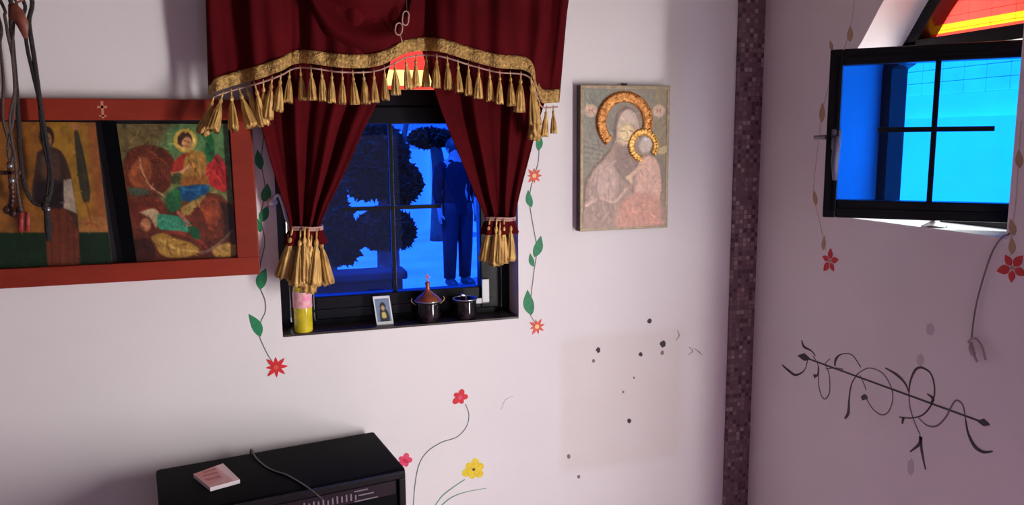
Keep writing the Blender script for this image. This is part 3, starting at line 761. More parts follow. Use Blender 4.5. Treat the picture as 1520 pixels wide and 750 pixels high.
# left hand picture: monk with scroll and tall dark tree
q1_ = Q(2.777, 0, 150)
quad = [(-290, 84), (392, 88), (462, 672), (-235, 700)]
c = Canvas(quad, 230, 190, (146, 92, 34))
c.poly([(150, 60), (330, 60), (360, 560), (180, 560)], (164, 118, 40), 60)
c.poly([(360, 60), (480, 60), (480, 560), (400, 560)], (160, 92, 46), 40)
c.poly([(300, 480), (480, 480), (480, 540), (290, 545)], (172, 112, 60), 14)
c.poly([(-300, 546), (500, 538), (500, 720), (-300, 720)], (18, 44, 24), 8, sm=False)
# tree
c.poly([(283, 125), (300, 120), (330, 220), (352, 330), (356, 390), (338, 422), (316, 400), (300, 330), (288, 220)], (58, 52, 36), 8)
c.line([(296, 140), (325, 280), (338, 400)], 6, (84, 76, 52), 6, .7); c.ell(290, 105, 14, 14, (176, 110, 78), 8)
c.line([(338, 415), (350, 470), (362, 510)], 12, (150, 84, 36), 5); c.line([(330, 505), (360, 500), (395, 518)], 8, (146, 78, 36), 6)
# robe
c.poly([(120, 420), (200, 410), (290, 450), (296, 700), (130, 700), (124, 560)], (112, 52, 32), 6, sm=False)
for x in (150, 190, 235, 265): c.line([(x, 440), (x+4, 690)], 8, (84, 36, 24), 8, .7)
c.line([(210, 460), (214, 690)], 7, (140, 74, 48), 8, .6)
c.poly([(92, 210), (140, 190), (185, 192), (225, 220), (262, 310), (282, 450), (292, 540), (262, 480), (215, 420), (215, 440), (90, 430), (60, 380), (75, 300)], (66, 44, 38), 8)
c.poly([(115, 220), (195, 215), (205, 330), (140, 350), (112, 300)], (84, 64, 54), 14); c.ell(160, 290, 26, 44, (112, 50, 36), 14)
c.poly([(70, 330), (215, 330), (220, 430), (90, 430)], (38, 28, 30), 20)
c.poly([(222, 322), (262, 318), (286, 462), (218, 438)], (176, 158, 136), 6, sm=False)
# head
c.ell(142, 148, 38, 44, (48, 32, 24), 8); c.ell(144, 158, 24, 30, (160, 112, 78), 8)
c.line([(132, 152), (140, 152)], 4, (50, 30, 24), 3); c.line([(150, 152), (158, 152)], 4, (50, 30, 24), 3); c.line([(138, 176), (152, 176)], 5, (70, 40, 28), 4)
c.dabs(160, 26, 5, .16, 22); c.noise(.12, 24, 5); c.noise(.07, 60, 6); c.c *= .9
cor = [PY(*q1_(*p), PYD) for p in quad]
cor[0].x = max(cor[0].x, CX0+.057); cor[3].x = max(cor[3].x, CX0+.057)
pic = empty('picture', cor[3]); pic.parent = case; pic.location = Vector(cor[3])-Vector(case.location)
picture_board(pic, cor, PYD+.0008, -.006, M['wood'])
c.mesh('painting', cor, (0, -1, 0), M['paint_gloss'], pic)
tag(pic, 'picture of a monk with a white scroll and tall tree')

# ------------------------------------------------------------------ icon on the right of the window
IX0, IX1, IZ0, IZ1 = .890, 1.203, 1.319, 1.767; ID = .032
# the front face sits forward, so fit its corners there
a = PY(862, 126, -ID); b_ = PY(995, 126, -ID); d_ = PY(990, 338, -ID)
IX0, IX1, IZ1, IZ0 = a.x, b_.x, a.z, d_.z
icon = empty('icon_painting', ((IX0+IX1)/2, 0, IZ0)); tag(icon, 'old mother and child icon with copper gold halos hanging right of the curtained window', 'icon')
bm = bmesh.new(); box(bm, (IX0, -ID+.002, IZ0), (IX1, 0, IZ1), .002); obj('board', bm, M['wood'], icon)
bm = bmesh.new(); bw = .010
for lo, hi in (((IX0, -ID, IZ1-bw), (IX1, -ID+.004, IZ1)), ((IX0, -ID, IZ0), (IX1, -ID+.004, IZ0+bw)), ((IX0, -ID, IZ0+bw), (IX0+bw, -ID+.004, IZ1-bw)), ((IX1-bw, -ID, IZ0+bw), (IX1, -ID+.004, IZ1-bw))):
    box(bm, lo, hi, .0015)
obj('border', bm, M['iconedge'], icon)
q4 = Q(2.884, 830, 100)
quad = [(98, 88), (462, 88), (448, 692), (96, 692)]
c = Canvas(quad, 150, 220, (124, 120, 112))
c.poly([(90, 80), (200, 80), (150, 200), (100, 330), (90, 300)], (120, 122, 116), 20)
c.poly([(400, 100), (470, 80), (470, 400), (420, 380)], (132, 122, 104), 20)
for k in range(9): c.line([(100, 300+k*12), (185, 330+k*9)], 3, (92, 88, 90) if k % 2 else (150, 146, 138), 4, .6)
for k in range(9): c.line([(105+k*9, 110), (150-k*3, 150+k*8)], 3, (96, 96, 96), 4, .35)
for (x, y) in ((131, 184), (422, 184)):
    c.ell(x, y, 28, 28, (176, 154, 140), 6, h=.0012); c.ell(x, y, 19, 19, (186, 160, 146), 5)
    c.line([(x-8, y-8), (x-8, y+8)], 3, (132, 96, 90), 3); c.line([(x+7, y-8), (x+7, y+8)], 3, (132, 96, 90), 3); c.line([(x-8, y), (x+7, y)], 3, (132, 96, 90), 3)
# mother: veil and body
c.poly([(232, 250), (245, 195), (285, 168), (325, 190), (345, 250), (335, 320), (345, 400), (420, 470), (445, 600), (445, 700), (96, 700), (100, 600), (112, 480), (180, 390), (222, 330)], (150, 130, 124), 10, h=.004)
c.poly([(238, 250), (250, 200), (285, 176), (322, 200), (334, 260), (300, 240), (262, 250), (250, 300), (235, 340)], (182, 166, 158), 12, h=.005)
c.line([(244, 330), (232, 300), (238, 240), (256, 196), (285, 174), (318, 192), (338, 250), (336, 300)], 5, (112, 94, 90), 6, .7)
c.poly([(235, 330), (262, 335), (300, 335), (335, 320), (345, 400), (290, 470), (230, 430)], (132, 114, 110), 16, h=.004)
c.ell(278, 285, 34, 46, (208, 188, 152), 14, rot=.12, h=.0075); c.line([(280, 275), (285, 296), (278, 302)], 4, (164, 136, 112), 4)
c.line([(256, 272), (270, 270)], 4, (120, 96, 86), 4); c.line([(290, 270), (304, 272)], 4, (120, 96, 86), 4); c.line([(270, 316), (290, 316)], 4, (170, 110, 100), 4)
c.poly([(150, 420), (200, 400), (240, 460), (225, 560), (170, 560), (140, 500)], (172, 150, 146), 24, h=.005)
for k in range(6): c.line([(140+k*22, 430+k*6), (125+k*26, 540+k*8), (150+k*22, 650)], 4, (126, 104, 104) if k % 2 else (184, 162, 158), 6, .55)
c.line([(110, 590), (170, 560), (220, 580), (250, 560), (280, 520)], 12, (192, 168, 158), 8, .8)
c.line([(230, 420), (290, 500), (330, 480)], 10, (122, 106, 108), 10, .6)
c.line([(290, 470), (310, 500)], 20, (190, 168, 140), 10, .8)
# child
c.ell(360, 330, 30, 38, (178, 170, 172), 10, h=.008); c.ell(356, 336, 16, 22, (184, 170, 160), 8)
c.poly([(330, 400), (365, 375), (415, 400), (432, 480), (420, 580), (350, 600), (310, 560), (318, 470)], (190, 158, 148), 14, h=.0065)
c.line([(330, 400), (312, 470), (306, 560)], 5, (120, 96, 92), 7, .7); c.line([(415, 400), (436, 480), (424, 580)], 5, (120, 96, 92), 7, .7)
c.poly([(250, 590), (320, 540), (410, 560), (430, 660), (420, 692), (240, 692)], (184, 140, 130), 20, h=.0055)
for k in range(4): c.line([(270+k*36, 600), (290+k*32, 680)], 6, (204, 160, 148) if k % 2 else (160, 116, 110), 8, .6)
c.line([(335, 430), (300, 465), (285, 475)], 16, (196, 170, 152), 8)
c.poly([(415, 345), (455, 335), (458, 365), (420, 372)], (176, 162, 130), 8, h=.003)
c.dabs(300, 22, 5, .20, 23); c.noise(.05, 34, 8); c.noise(.04, 80, 9); c.c = (c.c*1.12+2)*np.array([1.04, 1.02, .975])
xs0, zs0 = IX0+bw*.7, IZ1-bw*.7
cor = [Vector((IX0+.008, -ID+.0015, IZ1-.008)), Vector((IX1-.008, -ID+.0015, IZ1-.008)), Vector((IX1-.008, -ID+.0015, IZ0+.008)), Vector((IX0+.008, -ID+.0015, IZ0+.008))]
c.mesh('painting', cor, (0, -1, 0), M['paint_matt'], icon, .7)
# embossed halos: arcs built in the icon's plane
def q4w(x, y, dy=0):
    px, py = q4(x, y); return PY(px, py, -ID-dy)
def halo(name, cx, cy, rx, ry, a0, a1, w_, m, beads, rim):
    bm = bmesh.new(); n = 56; rings = []
    for i in range(n+1):
        a = a0+(a1-a0)*i/n
        row = []
        for rr, hh in ((0, 0), (.06, .006), (.3, .009), (.5, .006), (.72, .010), (.95, .006), (1.0, 0)):
            k = 1-w_*(1-rr)
            p = q4w(cx+rx*k*math.cos(a), cy-ry*k*math.sin(a), 0)
            row.append(bm.verts.new((p.x, -ID-hh*.7*(1+.25*math.sin(i*2.1)), p.z)))
        rings.append(row)
    for i in range(n):
        for j in range(6): bm.faces.new((rings[i][j], rings[i+1][j], rings[i+1][j+1], rings[i][j+1]))
    for i in range(beads):
        a = a0+(a1-a0)*(i+.5)/beads; p = q4w(cx+rx*(1-rim)*math.cos(a), cy-ry*(1-rim)*math.sin(a), .006)
        ball(bm, p, .0036, 8)
    return obj(name, bm, m, icon, True)
halo('halo', 280, 235, 122, 134, math.radians(-22), math.radians(228), .36, M['halo'], 46, .07)
halo('halo', 360, 335, 66, 74, math.radians(-38), math.radians(262), .42, M['halo2'], 26, .10)
bm = bmesh.new(); p = PY(927, 124, -.01); box(bm, (p.x-.008, -.014, IZ1-.004), (p.x+.008, -.004, IZ1+.008), .002); obj('hanging_hook', bm, M['wood'], icon)

# ------------------------------------------------------------------ curtains
rod = empty('curtain_rod', (.36, -.08, 2.20)); tag(rod, 'dark curtain rod above the frame of the picture carrying the red curtains', 'curtain rod')
bm = bmesh.new(); tube(bm, [(-.19, -.075, 2.20), (.90, -.075, 2.20)], .009, 12); obj('pole', bm, M['wood'], rod, True)
for x in (-.20, .91):
    bm = bmesh.new(); ball(bm, (x, -.075, 2.20), .02, 12); obj('finial', bm, M['wood'], rod, True)
for x in (-.15, .86):
    bm = bmesh.new(); tube(bm, [(x, 0, 2.20), (x, -.075, 2.20)], .006, 8); lathe(bm, [(.0, 0), (.018, 0.0), (.018, .005), (0, .005)], 12, (x, -.002, 2.195), closed=False); obj('bracket', bm, M['wood'], rod, True)

prof = [(308, 122), (318, 117), (332, 112), (355, 105), (385, 97), (405, 90), (420, 84), (432, 77), (445, 74), (465, 75), (500, 80), (540, 81), (565, 77), (583, 69), (600, 60), (622, 56), (645, 56), (665, 60), (700, 71), (740, 81), (770, 83), (782, 86), (790, 94), (796, 112), (803, 131), (815, 133), (830, 132)]
dep = [(300, 45), (308, 62), (322, 98), (338, 88), (350, 70), (360, 82), (378, 112), (405, 116), (420, 92), (432, 60), (442, 76), (458, 108), (500, 116), (545, 118), (580, 114), (602, 100), (616, 74), (628, 60), (640, 82), (662, 108), (690, 114), (722, 108), (745, 116), (768, 108), (780, 112), (792, 108), (799, 70), (808, 58), (818, 74), (832, 58), (850, 38)]
def val_pt(xb, v, extra=0.0, dz=0):
    """xb: pixel column at the hem, v: 0 at the rod, 1 at the hem"""
    pb = interp(xb, prof)+20+dz; yt = -102.0
    tt = (xb-310)/520.0; xt = 303+tt*548
    t = v
    px = xt+(xb-xt)*min(1, t*1.0); py = yt+(pb-yt)*t
    dd = interp(xb+6*math.sin(v*3+xb*.02), dep)/1000.0
    dd = max(.076, .090+(dd-.085)*(.55+.45*v))
    dd += .006*math.sin(xb*.085+v*2.2)+.004*math.sin(xb*.21-v*3)
    return PY(px, py, -(dd+extra))
val = empty('curtain_valance', (.36, -.09, 1.80)); tag(val, 'dark red velvet valance with gold braid and tassels above the left window', 'valance')
grid('valance_cloth', lambda a, b: val_pt(310+a*520, b), 260, 40, M['velvet'], val, .003)
grid('gold_braid', lambda a, b: val_pt(310+a*520, 1, .004+.002*math.sin(b*PI), -20+b*20), 400, 6, M['braid'], val, .003)
bm = bmesh.new(); tube(bm, [val_pt(312+k*516/180, 1, .006, 6.5) for k in range(181)], .0022, 8); obj('fringe_cord', bm, M['cordpink'], val, True)
# swag across the middle
swl = [(450, -104), (453, -40), (457, 0), (468, 28), (488, 56), (515, 72), (545, 79), (572, 74), (592, 62), (606, 40), (613, 10), (617, -40), (620, -104)]
swv = spline([Vector((a, b, 0)) for a, b in swl], 6)
def swag_pt(a, b):
    i = a*(len(swv)-1); i0 = min(int(i), len(swv)-2); p = swv[i0].lerp(swv[i0+1], i-i0)
    top = Vector((452+a*166, -104, 0)); q = top.lerp(p, .12+.88*b)
    mid = math.sin(PI*a)**.7
    dd = .124+.016*mid*math.sin(b*15.5+.6*math.sin(a*5))+.010*mid*b-.055*(b**8)*(.3)
    dd -= .02*(1-mid)
    return PY(q.x, q.y, -dd)
grid('swag', swag_pt, 90, 80, M['velvet'], val, .003)
# tassels
def tassel_mesh(name, L, W, seed):
    rnd = random.Random(seed); bm = bmesh.new()
    lathe(bm, [(.0008, .004), (.0018, 0), (.0022, -.008), (.0016, -.013), (.0042, -.017), (.005, -.021), (.0036, -.026)], 12)
    pr = []
    for k in range(12):
        t = k/11; r = .0036+(W-.0036)*(t**.75)*(1-.12*t); pr.append((r, -.026-(L-.026)*t))
    n = 40; rings = []
    ph = [rnd.random()*6 for _ in range(3)]
    for j, (r, z) in enumerate(pr):
        rg = []
        for k in range(n):
            a = 2*PI*k/n; f = 1+.14*math.sin(9*a+ph[0])*min(1, j/3)+.07*math.sin(5*a+ph[1]+j*.1)
            zz = z-(.004*math.sin(7*a+ph[2])+.003*rnd.random() if j == 11 else 0)
            rg.append(bm.verts.new((r*f*math.cos(a), r*f*.8*math.sin(a), zz)))
        rings.append(rg)
    for i in range(len(rings)-1):
        for k in range(n): bm.faces.new((rings[i][k], rings[i][(k+1) % n], rings[i+1][(k+1) % n], rings[i+1][k]))
    bm.faces.new(rings[-1])
    me = bpy.data.meshes.new(name); bmesh.ops.recalc_face_normals(bm, faces=bm.faces); bm.to_mesh(me); bm.free()
    me.materials.append(M['gold'])
    for p in me.polygons: p.use_smooth = True
    return me
tm = [tassel_mesh('tassel', .087, .0160, s) for s in range(4)]
def put_tassel(parent, me, loc, rx=0, ry=0, rz=0, sc=(1, 1, 1)):
    o = bpy.data.objects.new('tassel', me); COL.objects.link(o); o.parent = parent
    off = Vector(parent.location)
    o.location = Vector(loc)-off; o.rotation_euler = (rx, ry, rz); o.scale = sc; return o
xs = [318, 331, 343, 354, 365, 378, 391, 404, 417]+[430+15.6*k for k in range(23)]+[788, 793, 797, 801, 811, 821]
for i, x in enumerate(xs):
    p = val_pt(x, 1, .006, 5)
    tilt = interp(x, [(310, .34), (350, .30), (395, .26), (425, .12), (445, .03), (560, -.03), (600, .05), (700, 0), (780, .0), (792, -.08), (815, -.12), (830, -.2)])
    sc = interp(x, [(310, 1.12), (400, 1.15), (430, .95), (560, .92), (640, .95), (760, 1.0), (793, 1.45), (803, 1.1), (820, .85)])
    put_tassel(val, tm[i % 4], p, .04*math.sin(i*1.7), tilt+.05*math.sin(i*2.3), i*.8, (sc*.93, sc*.93, sc))

# gathered side panels
def panel(name, label, outer, inner, phase, ycen, flip, nf, tie, tas, fl):
    r = empty(name, (PY(*tie, -.05).x, -.05, PY(*tie, -.05).z)); tag(r, label, 'curtain', 'red curtains tied back either side of the left window')
    def pt(a, b):
        py = -80+(tie[1]+4+80)*b
        xo = interp(py, outer); xi = interp(py, inner)
        px = xo+(xi-xo)*a
        wd = abs(xi-xo)/150.0
        amp = .010+.011*min(1, wd)
        s = .62*math.sin(a*nf*2*PI*.72+phase+.5*math.sin(b*3))+.38*math.sin(a*nf*2*PI*1.31+phase*2.3-.6*b)
        dd = ycen-.016+.018*b**3+amp*s+.004*math.sin(a*nf*4.7+1)
        return PY(px, py, -dd)
    grid('curtain_cloth', pt, 150, 110, M['velvet'], r, .0025)
    # tie cord
    c0 = PY(tie[0], tie[1], -ycen); bm = bmesh.new(); rx = abs(interp(tie[1], inner)-interp(tie[1], outer))/2*.00186+.004
    for dz in (-.004, .002):
        tube(bm, [(c0.x+rx*math.cos(2*PI*k/28), c0.y+.024*math.sin(2*PI*k/28), c0.z+dz+.002*math.sin(4*PI*k/28)) for k in range(29)], .0032, 8)
    obj('tie_cord', bm, M['cordpink'], r, True)
    # short tail of cloth below the tie
    y1 = tie[1]+2
    def tail(a, b):
        ang = 2*PI*a; f = 1+.16*math.sin(ang*7)
        rr = rx*(.85+.30*b)*f
        return Vector((c0.x+rr*math.cos(ang), c0.y+.022*(1+.3*b)*f*math.sin(ang), c0.z-.045*b))
    grid('cloth_tail', tail, 90, 12, M['velvet'], r, .002)
    for i, (px, py, dy, tilt, sc, sw) in enumerate(tas):
        put_tassel(r, tm[i % 4], PY(px, py, -(ycen+dy)), .05, tilt*.8, i*1.3, (sw*.95, sw*.95, sc*fl*.94))
    return r, c0
outL = [(-80, 340), (60, 362), (140, 376), (180, 386), (230, 399), (280, 414), (320, 427), (345, 431)]
inL = [(-80, 588), (60, 584), (130, 570), (160, 556), (190, 541), (240, 519), (280, 500), (310, 485), (345, 474)]
pl, cl = panel('curtain', 'dark red velvet curtain tied back on the side of the icon case', outL, inL, .8, .055, 1, 4.5, (453, 338),
      [(434, 341, .018, .28, .92, 1.5), (446, 343, .026, .12, 1.0, 1.6), (458, 342, .028, -.05, 1.05, 1.65), (470, 342, .02, -.22, 1.0, 1.5), (440, 341, -.005, .2, .85, 1.4), (466, 345, .012, -.14, 1.02, 1.5), (452, 340, .034, .03, .95, 1.4), (462, 352, .03, -.12, 1.02, 1.5), (428, 350, .008, .12, .9, 1.4), (474, 348, .006, -.16, .92, 1.4)], 1.72)
outR = [(-80, 850), (60, 835), (140, 812), (190, 797), (240, 784), (290, 771), (320, 765), (345, 765)]
inR = [(-80, 612), (60, 624), (130, 644), (180, 661), (240, 686), (290, 706), (320, 719), (345, 723)]
pr_, cr_ = panel('curtain', 'dark red velvet curtain tied back on the side of the mother and child icon', outR, inR, 2.2, .055, -1, 4.0, (742, 324),
      [(727, 326, .018, .16, .92, 1.25), (737, 326, .028, .05, 1.0, 1.35), (748, 326, .026, -.06, .95, 1.3), (758, 326, .016, -.14, .9, 1.2), (732, 330, .004, .1, .92, 1.2), (753, 330, .008, -.1, .86, 1.2), (742, 332, .034, .05, .88, 1.2)], 1.55)
# white hold back on the wall, left
hb = PY(404, 300, -.006)
hk = empty('curtain_holdback', hb); tag(hk, 'small white curtain hook on the wall left of the window', 'curtain hook')
bm = bmesh.new(); lathe(bm, [(.0, 0), (.012, .0), (.014, .004), (.009, .008), (.006, .02), (.010, .026), (.009, .03), (0, .032)], 16, (0, 0, 0), closed=False)
for v in bm.verts: v.co = Matrix.Rotation(PI/2, 3, 'X') @ v.co + Vector((hb.x, 0, hb.z))
obj('knob', bm, M['white'], hk, True)
bm = bmesh.new(); tube(bm, spline([(hb.x, -.02, hb.z+.004), PY(413, 290, -.03), PY(420, 305, -.03), PY(424, 322, -.035), PY(430, 336, -.04)], 6), .0045, 8); obj('loop', bm, M['white'], hk, True)

# ------------------------------------------------------------------ little chain hanging before the valance
LY = -.150
ch = empty('hanging_chain', PY(598, 60, LY)); tag(ch, 'small dusty pink chain of two links hanging in front of the valance', 'chain')
def chain_link(px, py, hpx, wpx, rot):
    c0 = PY(px, py, LY); s = .00178; pts = []; bm = bmesh.new()
    hs, ws = hpx*s/2, wpx*s/2
    for k in range(33):
        a = 2*PI*k/32; x = ws*math.cos(a); z = (hs-ws)*(1 if math.sin(a) > 0 else -1)*(abs(math.sin(a))**.3)+ws*math.sin(a)
        pts.append((c0.x+x*math.cos(rot)-z*math.sin(rot), LY, c0.z+x*math.sin(rot)+z*math.cos(rot)))
    tube(bm, pts, .0019, 8, cap=False); obj('chain_link', bm, M['cordpink'], ch, True)
chain_link(592, 43, 17, 10, -.15); chain_link(602, 27, 20, 9, -.12)
bm = bmesh.new(); tube(bm, [PY(594, 51, LY), PY(597, 62, LY)], .0014, 6); obj('pin', bm, M['cordpink'], ch, True)
bm = bmesh.new(); tp = PY(604, 18, LY); tube(bm, [tp, (tp.x, LY, HT)], .0008, 6); obj('wire', bm, M['wood'], ch, True)

# ------------------------------------------------------------------ things on the window sill
SZ = BZ0+.006
def on_sill(px, py): return PZ(px, py, SZ)
# oil bottle
bp = on_sill(451, 492); bp.y = max(bp.y, .016)
k_ = (PY(466, 460, bp.y).x-PY(438, 460, bp.y).x)/2; bh = PY(451, 405, bp.y).z-SZ
M['oil'] = mat('yellow oil in clear plastic', (.62, .50, .02, 1), .12, coat=.5, var=.2, vscale=40)
M['label'] = mat('white and pink label', (.75, .62, .45, 1), .5, col2=(.80, .18, .38, 1), vscale=70)
M['capred'] = mat('yellow bottle cap', (.55, .45, .03, 1), .4)
bt = empty('oil_bottle', (bp.x, bp.y, SZ)); tag(bt, 'slim bottle of yellow oil with a pink label at the left end of the sill', 'bottle')
bm = bmesh.new(); lathe(bm, [(0, 0), (k_*.92, 0), (k_, .004), (k_, bh*.72), (k_*.9, bh*.82), (k_*.42, bh*.90), (k_*.4, bh*.95)], 24, (bp.x, bp.y, SZ)); obj('bottle_body', bm, M['oil'], bt, True)
bm = bmesh.new(); lathe(bm, [(k_*1.02, bh*.42), (k_*1.03, bh*.43), (k_*1.03, bh*.70), (k_*1.02, bh*.71)], 24, (bp.x, bp.y, SZ)); obj('paper_label', bm, M['label'], bt, True)
bm = bmesh.new(); lathe(bm, [(k_*.48, bh*.94), (k_*.5, bh*.95), (k_*.5, bh*1.02), (k_*.3, bh*1.03)], 16, (bp.x, bp.y, SZ)); obj('cap', bm, M['capred'], bt, True)
# small white bordered card
cp = on_sill(572, 482); cp.y = max(cp.y, .008)
tl = PY(556, 441, cp.y+.012); br_ = PY(584, 482, cp.y); cw = (PY(583, 460, cp.y).x-PY(558, 460, cp.y).x); chh = PY(570, 440, cp.y+.012).z-SZ
cd = empty('picture_card', (cp.x, cp.y, SZ)); tag(cd, 'tiny white bordered portrait card leaning on the sill of the left window', 'card')
th = -.19; cy, sy = math.cos(th), math.sin(th)
def CM(s, z, t=0): return Vector((cp.x+s-(z)*.09, cp.y+z*.22-t, SZ+z))
bm = bmesh.new(); slab(bm, [CM(-cw/2, 0), CM(cw/2, 0), CM(cw/2, chh), CM(-cw/2, chh)], (0, .002, 0)); obj('card', bm, M['white'], cd)
c = Canvas([(0, 0), (100, 0), (100, 150), (0, 150)], 30, 44, (120, 140, 170))
c.poly([(20, 150), (25, 80), (50, 60), (80, 85), (85, 150)], (36, 36, 44), 8); c.ell(50, 52, 20, 26, (28, 28, 34), 8); c.ell(50, 62, 13, 17, (200, 160, 120), 8); c.poly([(38, 90), (62, 90), (66, 125), (36, 125)], (214, 196, 110), 8)
b_ = .004
c.mesh('portrait', [CM(-cw/2+b_, chh-.007, .0006), CM(cw/2-b_, chh-.007, .0006), CM(cw/2-b_, .009, .0006), CM(-cw/2+b_, .009, .0006)], (0, -1, 0), M['paint_gloss'], cd)
# censer with copper lid and cross
def pot(px, py, wpx, label, lidded):
    b0 = on_sill(px, py); b0.y = min(max(b0.y, .03), .06)
    r = (PY(px+wpx/2, py-15, b0.y).x-PY(px-wpx/2, py-15, b0.y).x)/2; h = PY(px, py-31, b0.y).z-SZ
    e = empty('incense_burner' if lidded else 'metal_cup', (b0.x, b0.y, SZ)); tag(e, label, 'incense burner' if lidded else 'cup')
    bm = bmesh.new(); lathe(bm, [(0, 0), (r*.62, 0), (r*.78, h*.08), (r*.9, h*.35), (r*.86, h*.8), (r*.9, h), (r*.82, h), (r*.78, h*.8), (0, h*.7)], 32, (b0.x, b0.y, SZ), closed=False); obj('bowl', bm, M['pot'], e, True)
    bm = bmesh.new(); tube(bm, [(b0.x+r*.93*math.cos(2*PI*k/32), b0.y+r*.93*math.sin(2*PI*k/32), SZ+h) for k in range(33)], .0017, 6); obj('rim', bm, M['silver'], e, True)
    if lidded:
        bm = bmesh.new(); H2 = h*.55; lathe(bm, [(r*.88, h), (r*.8, h+H2*.25), (r*.45, h+H2*.55), (r*.16, h+H2*.9), (r*.14, h+H2*1.3), (r*.2, h+H2*1.5), (0, h+H2*1.7)], 24, (b0.x, b0.y, SZ), closed=False); obj('lid', bm, M['copper'], e, True)
        bm = bmesh.new(); z = SZ+h+H2*1.6; box(bm, (b0.x-.002, b0.y-.0015, z), (b0.x+.002, b0.y+.0015, z+.024), .0005); box(bm, (b0.x-.007, b0.y-.0015, z+.013), (b0.x+.007, b0.y+.0015, z+.017), .0005); obj('lid_cross', bm, M['copper'], e)
        bm = bmesh.new()
        bm.free()
        for sd in (-1, 1):
            bm = bmesh.new(); tube(bm, spline([(b0.x+sd*r*.85, b0.y, SZ+h*.8), (b0.x+sd*r*1.15, b0.y, SZ+h*1.0), (b0.x+sd*r*1.1, b0.y, SZ+h*1.15)], 5), .0016, 6); obj('handle', bm, M['brass'], e, True)
    else:
        bm = bmesh.new(); tube(bm, spline([(b0.x+.004, b0.y, SZ+h*.8), (b0.x, b0.y-.004, SZ+h*1.12), (b0.x-.014, b0.y-.006, SZ+h*1.2)], 5), [.003]*6+[.005]*5, 8); obj('spoon', bm, M['silver'], e, True)
M['pot'] = mat('black glazed pot', (.006, .005, .006, 1), .16, coat=.6)
pot(636, 477, 42, 'round black incense burner with a copper lid and cross on the window sill', True)
pot(692, 474, 38, 'open black cup with a silver rim at the right end of the window sill', False)

# small metal cone on the right window's sill
k0 = PZ(1371, 338, RZ0+.004); k0.x = max(k0.x, XR+.022)
bl = empty('metal_bell', k0); tag(bl, 'small silver cone shaped bell standing on the right window sill', 'bell')
rr_ = .028
bm = bmesh.new(); lathe(bm, [(0, 0), (rr_, 0), (rr_*1.05, .002), (rr_*.8, .006), (rr_*.45, .012), (rr_*.3, .018), (rr_*.28, .020)], 28, k0); obj('bell_cup', bm, M['silver'], bl, True)
bm = bmesh.new(); ball(bm, (k0.x, k0.y, k0.z+.0215), .004, 10); obj('knob', bm, M['silver'], bl, True)

# ------------------------------------------------------------------ painted wall flowers
def petal_outline(n=10, w=.42):
    o = []
    if w > .6:
        return [(.55+.45*math.cos(a), w*.5*math.sin(a)) for a in [2*PI*k/18 for k in range(18)]]
    for k in range(n+1): t = k/n; o.append((t, w*math.sin(PI*t**.8)*.5))
    for k in range(n-1, 0, -1): t = k/n; o.append((t, -w*math.sin(PI*t**.8)*.5))
    return o
class Wall:
    def __init__(s, which): s.w = which
    def p(s, px, py, off=0.0):
        return PY(px, py, -off) if s.w == 'b' else PX(px, py, XR-off)
    def n(s, t): return Vector((0, -t, 0)) if s.w == 'b' else Vector((-t, 0, 0))
WB, WR = Wall('b'), Wall('r')
def brush(bm, W_, pts, wid, t=.0008, base=0.0, mi=0):
    """flat painted stroke, a thin raised ribbon of paint"""
    P = spline([W_.p(x, y, base) for x, y in pts], 6) if len(pts) > 2 else [W_.p(x, y, base) for x, y in pts]
    n = len(P)
    if not isinstance(wid, (list, tuple)): wid = [wid, wid]
    nv = W_.n(1); top = W_.n(t); L = []; R2 = []
    for i, p in enumerate(P):
        d = (P[min(i+1, n-1)]-P[max(i-1, 0)]); d = d.normalized() if d.length > 1e-9 else Vector((0, 0, 1)); sdir = d.cross(nv).normalized()
        k = i/(n-1)*(len(wid)-1); k0 = min(int(k), len(wid)-2); ww = wid[k0]+(wid[k0+1]-wid[k0])*(k-k0)
        L.append((bm.verts.new(p+sdir*ww/2), bm.verts.new(p+sdir*ww/2+top))); R2.append((bm.verts.new(p-sdir*ww/2), bm.verts.new(p-sdir*ww/2+top)))
    for i in range(n-1):
        for f in ((L[i][1], L[i+1][1], R2[i+1][1], R2[i][1]), (L[i][0], L[i+1][0], L[i+1][1], L[i][1]), (R2[i][0], R2[i][1], R2[i+1][1], R2[i+1][0])):
            q = bm.faces.new(f); q.material_index = mi
def leafshape(bm, W_, p0, p1, w, bend=0.0, t=.0009):
    """painted leaf between two pixels (base, tip); w is a share of its length"""
    a = W_.p(*p0); b = W_.p(*p1); d = b-a; nv = W_.n(1); s = d.cross(nv)
    pts = []
    for x, y in petal_outline(10, w): pts.append(a+d*x+s*(y+bend*math.sin(PI*x)))
    slab(bm, pts, W_.n(t))
